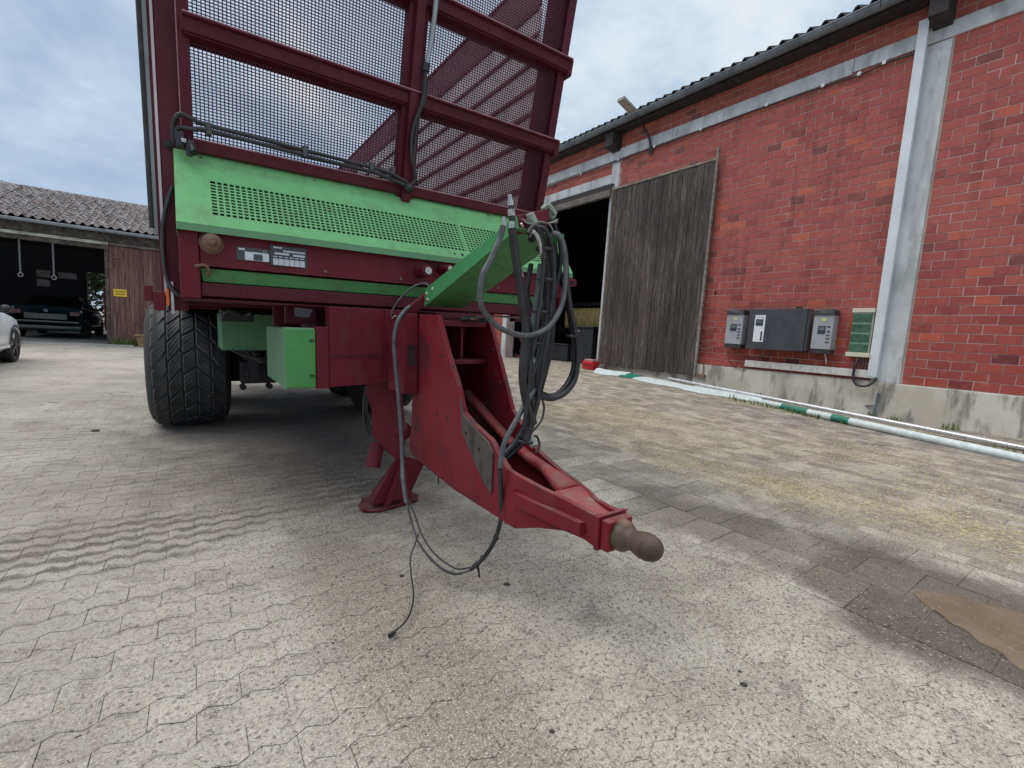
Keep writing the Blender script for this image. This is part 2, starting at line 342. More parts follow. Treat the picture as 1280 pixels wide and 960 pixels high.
# ------------------------------------------------------------------ paving material (colour by where dust, straw, wet stains and painted trailer shade lie)
def paving(name,dark=1.0,tintmix=.045):
    m,t,b=mat(name); p=t.pos
    s_=t.node('ShaderNodeSeparateXYZ',{0:p}); X,Y=s_.outputs[0],s_.outputs[1]
    A=t.math('ADD',t.math('MULTIPLY',X,cp),t.math('MULTIPLY',Y,spn)); B_=t.math('SUBTRACT',t.math('MULTIPLY',Y,cp),t.math('MULTIPLY',X,spn))
    P2=t.node('ShaderNodeCombineXYZ',{0:A,1:B_,2:0.}).outputs[0]
    big=t.noise(P2,.55,6,.6); med=t.noise(P2,3.2,7,.65); fin=t.noise(P2,42,7,.78); grit=t.noise(P2,170,4,.7)
    def blob(a0,b0,ra,rb,rot=0,soft=.55,wob=.5):
        da=t.math('SUBTRACT',A,a0); db=t.math('SUBTRACT',B_,b0); c_,s2=math.cos(rot),math.sin(rot)
        e1=t.math('DIVIDE',t.math('ADD',t.math('MULTIPLY',da,c_),t.math('MULTIPLY',db,s2)),ra)
        e2=t.math('DIVIDE',t.math('SUBTRACT',t.math('MULTIPLY',db,c_),t.math('MULTIPLY',da,s2)),rb)
        r_=t.math('SQRT',t.math('ADD',t.math('MULTIPLY',e1,e1),t.math('MULTIPLY',e2,e2)))
        r_=t.math('ADD',r_,t.math('MULTIPLY',t.math('SUBTRACT',med,.5),wob*2.2))
        return t.ramp(r_,1-soft,1+soft*.6,1,0)
    def mul(*a):
        o=a[0]
        for k in a[1:]: o=t.math('MULTIPLY',o,k)
        return o
    c=t.mix(t.ramp(big,.35,.65),(.35,.32,.28),(.455,.42,.37))
    warm=t.ramp(t.math('ADD',A,t.math('MULTIPLY',med,.8)),.2,1.7)
    c=t.mix(mul(warm,.75),c,t.mix(t.ramp(med,.36,.64),(.36,.32,.265),(.50,.455,.385)))
    zone=t.ramp(t.math('ADD',A,t.math('MULTIPLY',t.math('SUBTRACT',med,.5),.5)),2.35,3.3)
    pur=t.mix(t.ramp(med,.40,.60),(.165,.145,.135),(.36,.325,.28))
    c=t.mix(mul(zone,.85),c,pur)
    # yellow chaff
    ych=t.noise(P2,1.6,6,.7,.3)
    yz=t.math('MAXIMUM',mul(blob(4.7,3.9,1.5,2.1,0,.8,.8),t.ramp(ych,.36,.60)),t.math('MAXIMUM',blob(3.75,1.1,.55,1.4,0,.7,.7),mul(zone,t.ramp(ych,.52,.68),.65)))
    yz=t.math('MAXIMUM',yz,mul(blob(7.7,3.6,.5,4.5,0,.8,.5),.9))
    yz=t.math('MAXIMUM',yz,mul(blob(8.,9.,4.0,4.5,0,.8,.5),.8))
    yz=mul(yz,t.ramp(fin,.36,.60))
    c=t.mix(mul(yz,.55),c,(.52,.45,.30))
    # dirt trodden patches
    c=t.mix(mul(t.ramp(t.noise(P2,2.1,7,.7,.4),.55,.70),.35),c,(.20,.17,.145))
    # wet mud round the puddle
    wet=t.math('MAXIMUM',blob(2.62,.40,.56,.66,0,.28,.4),mul(blob(2.62,1.35,.36,.85,0,.5,.8),.8))
    wet=t.math('MAXIMUM',wet,mul(blob(2.5,-.25,.35,.5,0,.5,.5),.8))
    c=t.mix(mul(wet,.85),c,(.085,.066,.055))
    # wet tyre streaks on the left (shape of their own: combed along the rows)
    comb=t.noise(t.node('ShaderNodeCombineXYZ',{0:t.math('MULTIPLY',A,2.6),1:t.math('ADD',t.math('MULTIPLY',B_,19.),t.math('MULTIPLY',t.noise(P2,2.3,3,.5),7.)),2:1.}).outputs[0],1.0,5,.6,1.2)
    hw=t.math('MULTIPLY',t.math('SINE',t.math('MULTIPLY',A,2*math.pi/.1125)),.013)
    fr=t.math('FRACT',t.math('ADD',t.math('DIVIDE',t.math('SUBTRACT',B_,hw),.1125),100.))
    jd=t.math('ABSOLUTE',t.math('SUBTRACT',fr,.5))            # .5 at a row joint, 0 in the middle of a paver
    jn=t.math('ADD',jd,t.math('MULTIPLY',t.math('SUBTRACT',t.noise(P2,6,5,.65,.6),.5),1.15))
    st=mul(blob(-.40,2.92,.90,.36,-.03,.45,.7),t.ramp(jn,.14,.40))
    zl=t.ramp(t.math('ADD',A,t.math('MULTIPLY',med,.8)),1.9,.4)
    c=t.mix(mul(zl,t.ramp(jn,.30,.50),t.ramp(t.noise(P2,1.7,6,.65),.46,.60),.55),c,(.17,.15,.13))
    c=t.mix(mul(zl,t.ramp(jd,.44,.492),t.ramp(med,.35,.6),.40),c,(.20,.175,.15))
    st=t.math('MAXIMUM',st,mul(blob(.84,3.25,.30,.70,.41,.5,.6),t.ramp(jn,.10,.26),.95))
    st=t.math('MAXIMUM',st,mul(blob(.2,4.3,.6,.5,0,.7,.5),t.ramp(t.noise(P2,7,6,.6),.52,.66),.6))
    c=t.mix(mul(st,.88),c,(.10,.088,.078))
    c=t.mix(mul(blob(.35,3.6,1.1,.9,0,.8,.5),.45),c,(.19,.155,.12))
    c=t.mix(mul(blob(1.1,5.5,1.6,2.6,0,.5,.4),.90),c,(.060,.053,.050))  # shade under the trailer, over sheltered dirt, painted dark into the paving colour
    # oil drips
    vo=t.node('ShaderNodeTexVoronoi',{'Vector':P2,'Scale':2.6}); 
    c=t.mix(mul(t.ramp(vo.outputs['Distance'],.035,.055,1,0),t.ramp(t.node('ShaderNodeSeparateColor',{0:vo.outputs['Color']}).outputs[0],.45,.5),.8),c,(.06,.05,.05))
    # tyre-dusted lane under the cables
    c=t.mix(mul(blob(.60,1.5,.26,1.6,.0,.6,.6),.60),c,(.20,.165,.13))
    c=t.mix(mul(t.ramp(t.noise(P2,1.3,7,.7,.5),.50,.64),.45),c,(.22,.185,.15))
    c=t.mix(mul(t.ramp(t.noise(P2,5.5,6,.7,.6),.56,.66),.55),c,(.17,.145,.125))
    # grit
    mot=t.noise(P2,11,6,.7); dusty=mul(t.ramp(t.math('ADD',A,t.math('MULTIPLY',med,1.2)),-.6,1.2,.45,1.),t.math('SUBTRACT',1.,mul(wet,.75)))
    c=t.mix(mul(t.ramp(mot,.50,.64),.30),c,t.mix(.5,c,(.15,.125,.11)))
    c=t.mix(mul(t.ramp(fin,.50,.62),.65,dusty),c,t.mix(.7,c,(.13,.11,.095)))
    g2=t.noise(P2,170,2,.5); g3=t.noise(P2,80,3,.65,.6)
    c=t.mix(mul(t.ramp(g2,.55,.64),.55,dusty),c,(.74,.69,.60))
    c=t.mix(mul(t.ramp(g3,.45,.36),.85,dusty),c,(.125,.108,.095))
    c=t.mix(mul(t.ramp(g3,.60,.68),.55,dusty),c,(.64,.57,.46))
    at=t.node('ShaderNodeAttribute',attribute_name='tint').outputs['Fac']
    c=t.node('ShaderNodeVectorMath',{0:c,3:t.math('MULTIPLY',t.ramp(t.math('ADD',A,mul(med,.6)),-.2,1.1,dark,1.),t.ramp(at,0,1,1-tintmix,1+tintmix))},operation='SCALE').outputs[0]
    t.put(b.inputs['Base Color'],c)
    t.put(b.inputs['Roughness'],t.math('SUBTRACT',.92,mul(wet,.40)))
    t.put(b.inputs['Specular IOR Level'],.3)
    h=t.math('ADD',t.math('MULTIPLY',fin,.8),t.math('ADD',t.math('MULTIPLY',g3,.5),t.math('MULTIPLY',mot,.9)))
    t.put(b.inputs['Normal'],t.bump(h,.55,.010)); return m
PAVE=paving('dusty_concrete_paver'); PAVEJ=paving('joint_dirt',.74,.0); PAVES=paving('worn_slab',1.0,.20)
# ================================================================== GROUND
# coarse sheet to the horizon, fine sheet (trodden dust between the pavers) near by
def sheet(name,xs,ys,zf,mt):
    V=[];F=[]
    for y in ys:
        for x in xs: V.append((x,y,zf(x,y)))
    n=len(xs)
    for j in range(len(ys)-1):
        for i in range(n-1): F.append((j*n+i,j*n+i+1,(j+1)*n+i+1,(j+1)*n+i))
    mb=MB(); mb.v=V; mb.f=F; mb.sm=[True]*len(F); mb.tint=[.5]*len(F)
    return mb
def dust(x,y):
    n=noise.noise(Vector((x*1.3,y*1.3,3.1)))+.5*noise.noise(Vector((x*4,y*4,1.7)))
    a=x*cp+y*spn
    cover=smooth(a,-.3,1.0)*(.35 if 2.2<a<3.3 else 1.)
    return .0044*min(1,max(0,.34+n*.8+cover*.95))
FX=[-5.6+.075*i for i in range(int(14.2/.075)+1)]; FY=[.3+.075*i for i in range(int(11.3/.075)+1)]
def far(v0,v1,lst): return lst
coarse=[-900,-400,-180,-90,-50,-30,-20]+[-18+1.0*i for i in range(13)]
GX=coarse+FX+[9.2,10,12,15,20,30,60,120,300,900]
GX=sorted(set(round(x,4) for x in GX)); 
GY=sorted(set([-300,-120,-50,-20,-8,-4,-2,-1,-.4]+[round(y,4) for y in FY]+[12,12.7,13.5,14.5,16,18,20,25,32,45,80,160,400,900]))
xa,xb,ya,yb=FX[0],FX[-1],FY[0],FY[-1]
def gsheet(x,y):
    z=gz(x,y)-.006
    if xa-.01<x<xb+.01 and ya-.01<y<yb+.01: z+=dust(x,y)
    return z
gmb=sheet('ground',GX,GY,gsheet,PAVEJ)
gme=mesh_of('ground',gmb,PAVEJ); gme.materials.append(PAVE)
mi=[]
for q in gmb.f:
    cx_=sum(gmb.v[i][0] for i in q)/4; cy_=sum(gmb.v[i][1] for i in q)/4
    mi.append(0 if (xa<cx_<xb and ya<cy_<yb and math.hypot(cx_,cy_)<(9.3 if cx_*cp+cy_*spn<3.3 else 14)) else 1)
gme.polygons.foreach_set('material_index',mi); gme.update()
ground=bpy.data.objects.new('ground',gme); COL.objects.link(ground); ground['kind']='structure'
# ---- interlocking pavers on the left and middle of the yard
PA,PBW=.225,.1125
xs_=[0,.028,.084,.1406,.197,.225]; hs_=[0,.013,-.013,.013,-.013,0]
def paver_poly(a0,b0,g=.0013):
    lo=[(a0+min(max(x,g),PA-g),b0+h+g) for x,h in zip(xs_,hs_)]
    hi=[(a0+min(max(x,g),PA-g),b0+PBW+h-g) for x,h in zip(xs_,hs_)]
    return lo+hi[::-1]
STRIP0,STRIP1=2.25,3.27
def vis(x,y,pad=0.12):
    P=Vector((x,y,gz(x,y)-CAMZ)); z=P.dot(f)
    if z<.5: return False
    X=P.dot(r2)/z*572.85; Y=-P.dot(u2)/z*572.85
    return abs(X)<640*(1+pad) and Y<480*(1+pad)
pav=[]
for j in range(-60,100):
    b0=j*PBW; sh=(j%2)*PA/2
    for i in range(-50,20):
        a0=i*PA+sh
        if a0+PA>STRIP0+ .001: continue
        x,y=ab(a0+PA/2,b0+PBW/2)
        if y<.3 or y>10.5 or x<-5.6 or not vis(x,y): continue
        d_=math.hypot(x,y)
        if d_<9.5: pav.append((d_,a0,b0,x,y))
pav.sort()
def top_solid(mb,poly,h=.007,tilt=0):
    n=len(poly); tx,ty=random.uniform(-tilt,tilt),random.uniform(-tilt,tilt); dz=random.uniform(-.0008,.0008)
    cx=sum(q[0] for q in poly)/n; cy=sum(q[1] for q in poly)/n
    V=[]
    for q in poly:
        x,y=ab(*q); V.append((x,y,gz(x,y)+dz+tx*(q[0]-cx)+ty*(q[1]-cy)))
    W_=[(v[0],v[1],v[2]-h) for v in V]
    mb.add(V+W_,[tuple(range(n))]+[(i,i+n,(i+1)%n+n,(i+1)%n) for i in range(n)],tint=random.random())
for d_,a0,b0,x,y in pav[:300]:
    mb=MB(); top_solid(mb,paver_poly(a0,b0),tilt=.003)
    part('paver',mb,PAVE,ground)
rest=MB()
for d_,a0,b0,x,y in pav[300:]: top_solid(rest,paver_poly(a0,b0),tilt=.003)
# ---- drainage strip of larger slabs, and rectangular pavers from there to the wall
slabs=[];rect=[]
def quad(a0,a1,b0,b1,g=.0025): return [(a0+g,b0+g),(a1-g,b0+g),(a1-g,b1-g),(a0+g,b1-g)]
def rq(a0,a1,b0,b1):
    j=.004; return [(a+random.uniform(-j,j)*.5,b+random.uniform(-j,j)*.5) for a,b in quad(a0,a1,b0,b1)]
lane=(STRIP1-STRIP0)/3
for L_ in range(3):
    for k in range(-14,40):
        b0=k*.222+(L_%2)*.111; a0=STRIP0+L_*lane
        x,y=ab(a0+lane/2,b0+.11)
        if y>.3 and y<9 and vis(x,y,.2): slabs.append((math.hypot(x,y),rq(a0,a0+lane,b0,b0+.222)))
slabs.sort(key=lambda t_:t_[0])
for d_,q in slabs:
    mb=MB(); top_solid(mb,q,h=.009,tilt=.012); part('slab',mb,PAVES,ground)
for k in range(0,44):
    a0=STRIP1+k*.12
    if a0>8.3: break
    for j in range(-20,50):
        b0=j*.24+(k%2)*.12
        x,y=ab(a0+.06,b0+.12)
        if y<.3 or y>11.5 or x>8.6 or not vis(x,y,.15): continue
        rect.append((math.hypot(x,y),rq(a0,a0+.12,b0,b0+.24)))
rect.sort(key=lambda t_:t_[0])
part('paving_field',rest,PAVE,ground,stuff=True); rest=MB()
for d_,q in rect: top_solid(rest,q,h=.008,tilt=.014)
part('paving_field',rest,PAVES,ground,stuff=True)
# ---- muddy puddle
def blobpoly(pts,k=4):
    o=[];n=len(pts)
    for i in range(n):
        a,b,c,d_=[Vector((*pts[(i+q)%n],0)) for q in(-1,0,1,2)]
        for s_ in range(k):
            t_=s_/k; q=.5*((2*b)+(c-a)*t_+(2*a-5*b+4*c-d_)*t_*t_+(3*b-a-3*c+d_)*t_**3); o.append((q.x,q.y))
    return o
m,t,b=mat('muddy_water'); MUD=m
nn=t.noise(t.pos,5,5,.6)
t.put(b.inputs['Base Color'],t.mix(t.ramp(nn,.35,.65),(.16,.132,.088),(.215,.18,.125))); t.put(b.inputs['Roughness'],.07); t.put(b.inputs['Specular IOR Level'],.6)
t.put(b.inputs['Normal'],t.bump(t.noise(t.pos,22,3),.03,.004))
dp_=t.node('ShaderNodeAttribute',attribute_name='depth').outputs['Fac']; t.put(b.inputs['Alpha'],t.ramp(t.math('ADD',dp_,t.math('MULTIPLY',t.math('SUBTRACT',t.noise(t.pos,45,4),.5),.7)),.15,.75))
pp=blobpoly([(1.872,1.972),(1.93,1.995),(1.99,1.985),(2.05,1.962),(2.10,1.918),(2.17,1.885),(2.24,1.83),(2.5,1.6),(2.45,1.30),(2.1,1.28),(1.88,1.41),(1.852,1.47),(1.838,1.52),(1.858,1.58),(1.835,1.64),(1.852,1.71),(1.836,1.77),(1.85,1.83),(1.838,1.88),(1.856,1.93)])
pcx=sum(q[0] for q in pp)/len(pp); pcy=sum(q[1] for q in pp)/len(pp); npp=len(pp)
def shr(x,y,k): v=Vector((pcx-x,pcy-y)); return (x+v.x/v.length*k,y+v.y/v.length*k)
pin=[shr(x,y,.022) for x,y in pp]; pout=[shr(x,y,-.012) for x,y in pp]
pmb=MB(); pmb.add([(x,y,gz(x,y)+.0026) for x,y in pout+pin],[tuple(range(npp,2*npp))]+[(i,(i+1)%npp,(i+1)%npp+npp,i+npp) for i in range(npp)])
pme=mesh_of('puddle',pmb,MUD); pa=pme.attributes.new('depth','FLOAT','POINT'); pa.data.foreach_set('value',[0.]*npp+[1.]*npp)
po=bpy.data.objects.new('puddle',pme); COL.objects.link(po); po['kind']='structure'
# ---- straw lying about (uncountable) and chaff heaps
def straws(name,spots,mt,lab,cat,r=.0011,lmin=.012,lmax=.05,seed=3,lift=.003):
    R=random.Random(seed); mb=MB()
    for (a_,b_,ra,rb,n,rot) in spots:
        for _ in range(n):
            aa=a_+R.gauss(0,.5)*ra; bb=b_+R.gauss(0,.5)*rb
            x,y=ab(aa,bb)
            if y<.3: continue
            L_=R.uniform(lmin,lmax); g=R.uniform(0,6.283); z=gz(x,y)+lift*R.random()+.001
            dx,dy=math.cos(g)*L_/2,math.sin(g)*L_/2; tz=R.uniform(-.1,.22)*L_
            rr=r*R.uniform(.7,1.5)
            nx,ny=-math.sin(g)*rr,math.cos(g)*rr
            mb.add([(x-dx-nx,y-dy-ny,z),(x-dx+nx,y-dy+ny,z),(x-dx,y-dy,z+1.7*rr),(x+dx-nx,y+dy-ny,z+tz),(x+dx+nx,y+dy+ny,z+tz),(x+dx,y+dy,z+1.7*rr+tz)],
              [(0,3,5,2),(1,2,5,4),(0,1,4,3)])
    o=bpy.data.objects.new(name,mesh_of(name,mb,mt)); COL.objects.link(o); o['kind']='stuff'; return tag(o,lab,cat)
straws('loose_straw',[(4.7,4.3,1.0,1.3,9500,0),(4.1,3.0,.9,1.0,3500,0),(3.7,1.5,.42,.6,3300,0),(3.95,.55,.40,.55,2500,0),(3.55,2.3,.4,.5,1200,0),(4.6,.9,.7,.5,1500,0),(5.6,1.5,.8,.6,1500,0),(5.2,2.3,1.6,1.6,3500,0),(7.75,3.6,.32,4.4,5200,0),(8.,9.,3.5,3.5,4500,0),(-1.2,3.6,.5,.15,160,0)],
  STRAWM,'loose yellow straw and chaff scattered over the paving in front of the brick wall','straw',r=.0008,lmin=.008,lmax=.034)
CHAFF=simple('pale_chaff',(.55,.50,.40),.75,var=.55,scale=60)
straws('pale_chaff',[(1.5,1.0,1.5,1.3,13000,0),(.9,1.6,1.6,1.6,7000,0),(2.0,2.6,1.2,1.8,5000,0),(-.2,1.6,1.4,1.2,1500,0),(.8,3.4,1.6,1.0,2000,0)],CHAFF,'fine pale chaff and grit strewn over the dusty foreground paving','chaff',r=.00055,lmin=.003,lmax=.013,seed=9,lift=.001)
DKB=simple('dark_debris',(.07,.055,.045),.9,var=.5,scale=50)
straws('dark_debris',[(1.2,1.4,1.8,1.8,2600,0),(2.4,.8,.8,1.4,1500,0),(.2,3.2,1.6,1.2,900,0),(4.5,3.,2.5,2.5,1200,0)],DKB,'fine dark plant debris scattered over the foreground paving','debris',r=.0007,lmin=.003,lmax=.014,seed=12,lift=.001)
# a few small dark pebbles / clods
CLOD=simple('dark_clod',(.045,.038,.036),.8,var=.3,bump=.5)
def clod(x,y,s_,lab):
    mb=MB(); R=random.Random(int(x*1000)); vs=[];n=9
    z=gz(x,y)
    for k,(h,q) in enumerate(((0,1),(.3,.95),(.55,.55))):
        for i in range(n):
            g=6.283*i/n; rr=s_*q*(.8+.4*R.random()); vs.append((x+math.cos(g)*rr*1.25,y+math.sin(g)*rr,z+h*s_))
    fs=[(k*n+i,k*n+(i+1)%n,(k+1)*n+(i+1)%n,(k+1)*n+i) for k in range(2) for i in range(n)]+[tuple(range(2*n,3*n))]
    mb.add(vs,fs,True); o=bpy.data.objects.new('clod',mesh_of('clod',mb,CLOD)); COL.objects.link(o); tag(o,lab,'clod')
clod(-4.070,4.413,.03,'small dark clod on bare grey paving left of the trailer tyre')
clod(0.036,1.927,.013,'dark pebble on the paving just right of the hanging cable stub')
clod(0.817,1.384,.010,'largest of three dark pebbles on the pale dusty paving at lower right')
clod(0.832,1.441,.006,'dark pebble behind the largest one at lower right')
clod(0.176,1.181,.007,'tiny dark pebble in the middle of the bottom edge')
clod(-0.443,1.969,.009,'small dark pebble left of the hanging cable loop')

# ================================================================== BRICK BUILDING (wall frame: x = -u, y into building, z above eye height)
bb=empty('brick_building',F_WL,(-5,0,-.8),'long red brick farm building with concrete pillars, sliding plank door and tiled eaves','building')
C_=.125; V0=-.354
def wbox(mb,u0,u1,n0,n1,v0,v1,tint=.5): return mb.box(-u1,-u0,n0,n1,v0,v1,tint)
core=MB()
DO0,DO1=8.42,12.62          # doorway
wbox(core,-4,DO0,.006,.30,V0,5.3); wbox(core,DO0,DO1,.006,.30,3.80,5.3); wbox(core,DO1,34,.006,.30,-1.2,5.3)
part('mortar_wall',core,MORT,bb)
# bricks
def brick_list():
    out=[]
    pans=[(-1.2,2.225,V0,4.375),(2.50,8.15,V0,4.33),(8.42,13.05,4.06,4.33),(2.225,2.5,0,0),(12.88,14.6,V0-.6,4.33)]
    for (a,b_,v0,v1) in pans:
        if v1<=v0: continue
        n=int(math.ceil((v1-v0)/C_-.2))
        k0=0 if v0>=V0-.01 else -5
        for k in range(k0,k0+ (n if k0==0 else n)):
            vb=V0+k*C_ if v0<4 else v0+k*C_
            if vb>v1-.02: continue
            u0=2.225-(((k%2)*.125)) if a<0 else a-(k%2)*.125
            if a<0:
                uu=2.225; w_=.125 if k%2 else .25
                while uu>a:
                    out.append((uu-w_,uu,vb)); uu-=w_; w_=.25
            else:
                uu=a; w_=.125 if k%2 else .25
                while uu<b_-.01:
                    out.append((uu,min(uu+w_,b_),vb)); uu+=w_; w_=.25
    for k in range(4):          # courses above the ring beam
        vb=4.60+k*C_; uu=-1.2-(k%2)*.125
        while uu<14: out.append((uu,uu+.25,vb)); uu+=.25
    return out
BR=brick_list()
def bt(k=None):
    r_=random.random()
    if r_<.09: return random.uniform(.02,.28)
    if r_>.96: return random.uniform(.88,1)
    return min(.85,max(.25,random.gauss(.52,.13)))
def brick_box(mb,u0,u1,vb,tint):
    g=.0048; pr=random.uniform(-.004,.002); j=lambda:random.uniform(-.0015,.0015)
    x0,x1,z0,z1=-u1+g+j(),-u0-g+j(),vb+g+j(),vb+C_-g+j(); y0=pr; y1=.03; c_=.003
    mb.add([(x0,y0+c_,z0),(x1,y0+c_,z0),(x1,y0+c_,z1),(x0,y0+c_,z1),(x0+c_,y0,z0+c_),(x1-c_,y0,z0+c_),(x1-c_,y0,z1-c_),(x0+c_,y0,z1-c_),
            (x0,y1,z0),(x1,y1,z0),(x1,y1,z1),(x0,y1,z1)],
      [(4,5,6,7),(0,1,5,4),(1,2,6,5),(2,3,7,6),(3,0,4,7),(8,9,1,0),(9,10,2,1),(10,11,3,2),(11,8,0,3)],tint=tint)
def brick_seen(u0,vb):
    P=Vector((WD*cp,WD*spn,0))+Vector((-spn,cp,0))*(u0+.12)+Vector((0,0,vb+.06)); z=P.dot(f)
    X=P.dot(r2)/z*572.85; Y=-P.dot(u2)/z*572.85
    return z>1 and abs(X)<660 and abs(Y)<490
seen=[q for q in BR if brick_seen(q[0],q[2]) and not(2.45<q[0]<2.62) and q[1]-q[0]>.05]
seen.sort(key=lambda q:(q[0]+q[1])/2)
single=set(seen[:300]); joined=MB()
for q in BR:
    if q[1]-q[0]<.03: continue
    if q in single:
        mb=MB(); brick_box(mb,*q,bt()); part('brick',mb,BRICK,bb)
    else: brick_box(joined,*q,bt())
part('brickwork',joined,BRICK,bb,stuff=True)
# concrete: plinth, pillars, ring beam, lintel
pl=MB(); wbox(pl,-4,5.60,-.045,.02,-1.3,V0-.006); part('plinth',pl,PLIN,bb,bev=.012)
pl=MB(); wbox(pl,5.62,8.17,-.02,.02,-1.3,V0-.006); part('plinth',pl,PLIN,bb,bev=.012)
pc=MB(); wbox(pc,2.245,2.60,-.018,.2,V0-.004,4.37); part('concrete_pillar',pc,CONC,bb,bev=.008)
pc=MB(); wbox(pc,8.165,8.415,-.018,.2,-1.2,4.33); part('concrete_pillar',pc,CONC,bb,bev=.008)
pc=MB(); wbox(pc,12.64,12.87,-.02,.25,-1.2,4.0); part('concrete_pillar',pc,CONC,bb,bev=.008)
u_=-3.2
while u_<15:
    pc=MB(); wbox(pc,u_+.004,u_+3.296,-.03,.2,4.385 if u_<2 else 4.36,4.595); part('ring_beam',pc,CONC,bb,bev=.006); u_+=3.3
pc=MB(); wbox(pc,8.42,12.9,-.014,.25,3.83,4.055); part('lintel',pc,CONC,bb,bev=.006)
rl=MB(); wbox(rl,8.3,12.8,-.10,.03,3.66,3.80); part('door_rail',rl,DBEAM,bb,bev=.006)
rl=MB(); wbox(rl,8.3,12.8,-.13,-.02,3.50,3.655); part('door_rail',rl,LINW,bb,bev=.01)
# timber ends under the eaves
for (a,b_) in ((2.26,2.47),(8.18,8.43),(-1.8,-1.58)):
    bm=MB(); bm.hexa([(-b_,-.32,4.60),(-a,-.32,4.60),(-a,.05,4.52),(-b_,.05,4.52),(-b_,-.32,4.92),(-a,-.32,4.92),(-a,.05,4.92),(-b_,.05,4.92)]); part('timber_end',bm,DBEAM,bb,bev=.008)
# eaves: soffit board, gutter, roof
sf=MB(); wbox(sf,-4,34,-.30,.02,4.93,4.955); part('soffit',sf,DBEAM,bb)
def gutter(mb,x0,x1,y,z,r_,n=9,th=.004):
    pr=[(y-math.cos(math.pi*i/n)*r_,z-math.sin(math.pi*i/n)*r_) for i in range(n+1)]
    pi=[(y-math.cos(math.pi*i/n)*(r_-th),z-math.sin(math.pi*i/n)*(r_-th)) for i in range(n+1)][::-1]
    poly=pr+pi; N_=len(poly)
    mb.add([(x0,a,b_) for a,b_ in poly]+[(x1,a,b_) for a,b_ in poly],[(i,(i+1)%N_,(i+1)%N_+N_,i+N_) for i in range(N_)],True)
    mb.cyl((x0,y-r_,z),(x1,y-r_,z),.011,n=8)
u_=-3.
while u_<22:
    g=MB(); gutter(g,-(u_+2.99),-u_,-.385,5.02,.082); go=part('gutter',g,ZINC,bb)
    for k in range(3):
        h=MB(); uu=u_+.4+k*1.0
        pr=[(-.385-math.cos(math.pi*i/8)*.086,5.02-math.sin(math.pi*i/8)*.086) for i in range(9)]
        h.add([(-uu,a,b_) for a,b_ in pr]+[(-uu-.03,a,b_) for a,b_ in pr],[(i,i+1,i+10,i+9) for i in range(8)],True); part('gutter_bracket',h,ZINC,go)
    u_+=3.0
# pantiles: the row at the eaves one by one, the roof above as one field
def pantile(wd=.215,ln=.36,n=7):
    mb=MB(); V=[]
    for y,lift in ((0,0),(ln,.012)):
        for th in (0,-.014):
            for i in range(n+1):
                q=i/n; x=q*wd; z=.042*math.sin(q*2*math.pi*.95+2.6)**1*(1)+.0
                V.append((x,y,z+th+lift*0))
    m_=n+1;F=[]
    for i in range(n):
        F+= [(i,i+1,2*m_+i+1,2*m_+i),(m_+i,3*m_+i,3*m_+i+1,m_+i+1),(i,m_+i,m_+i+1,i+1)]
    F+=[(0,2*m_,3*m_,m_),(n,m_+n,3*m_+n,2*m_+n)]
    mb.add(V,F,True); return mb
ptm=mesh_of('roof_tile',pantile(),TILED)
SL=rad(24)
for k in range(-10,60):
    uu=k*.212+.1
    inst('roof_tile',ptm,bb,Matrix.Translation((-uu+5,-.40,5.105+.8))@Matrix.Rotation(SL+random.uniform(-.02,.02),4,'X')@Matrix.Rotation(random.uniform(-.01,.01),4,'Z'))
rf=MB()
V=[];F=[];nx=int(36/.053);rows=6
for j in range(rows+1):
    dd=.30+j*1.3
    for i in range(nx+1):
        x=-34+i*.053; V.append((x,-.40+dd*math.cos(SL),5.115+dd*math.sin(SL)+.04*math.sin(x/.212*6.283)))
for j in range(rows):
    for i in range(nx): F.append((j*(nx+1)+i,j*(nx+1)+i+1,(j+1)*(nx+1)+i+1,(j+1)*(nx+1)+i))
rf.add(V,F,True); part('roof_field',rf,TILED,bb,stuff=True)
rb=MB(); rb.hexa([(-34,-.30,4.96),(4,-.30,4.96),(4,9,9.1),(-34,9,9.1),(-34,-.30,5.03),(4,-.30,5.03),(4,9,9.17),(-34,9,9.17)]); part('roof_deck',rb,DBEAM,bb)
# inside: floorless dark hall
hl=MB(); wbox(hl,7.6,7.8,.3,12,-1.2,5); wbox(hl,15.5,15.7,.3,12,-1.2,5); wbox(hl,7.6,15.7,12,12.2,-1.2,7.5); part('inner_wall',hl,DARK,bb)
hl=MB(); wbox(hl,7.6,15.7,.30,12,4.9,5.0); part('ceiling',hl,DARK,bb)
# other long walls so the building closes
ob=MB(); wbox(ob,33.8,34,.3,9,-1.3,5.0); wbox(ob,-4,-3.8,.3,9,-1.3,5.0); part('gable_wall',ob,BRICK,bb)
# sliding plank door
sd=MB(); 
dr=part('sliding_door',MB().box(-8.2,-5.56,-.085,-.065,-.60,3.50),DBEAM,bb)
npl=22; wpl=(8.235-5.545)/npl
for k in range(npl):
    ua=5.545+k*wpl; mb=MB(); g=.003; yy=-.108+random.uniform(-.004,.004)
    zt=3.60+random.uniform(-.012,.012)+ (ua-5.5)*.012; zb=-.60+random.uniform(-.02,.02)-(ua-5.5)*.008
    x0,x1=-(ua+wpl)+g,-ua-g
    mb.box(x0,x1,yy,-.084,zb,zt,tint=random.random()); part('plank',mb,DOORW,dr,bev=.003)
mb=MB(); mb.box(-8.265,-8.236,-.115,-.07,-.62,3.72,tint=.9); part('edge_board',mb,LINW,dr,bev=.004)
mb=MB(); mb.box(-5.543,-5.50,-.125,-.07,-.62,3.86,tint=.9); part('edge_board',mb,LINW,dr,bev=.004)
mb=MB(); mb.box(-8.23,-5.545,-.125,-.07,3.615,3.66,tint=.9); part('top_batten',mb,LINW,dr,bev=.006)
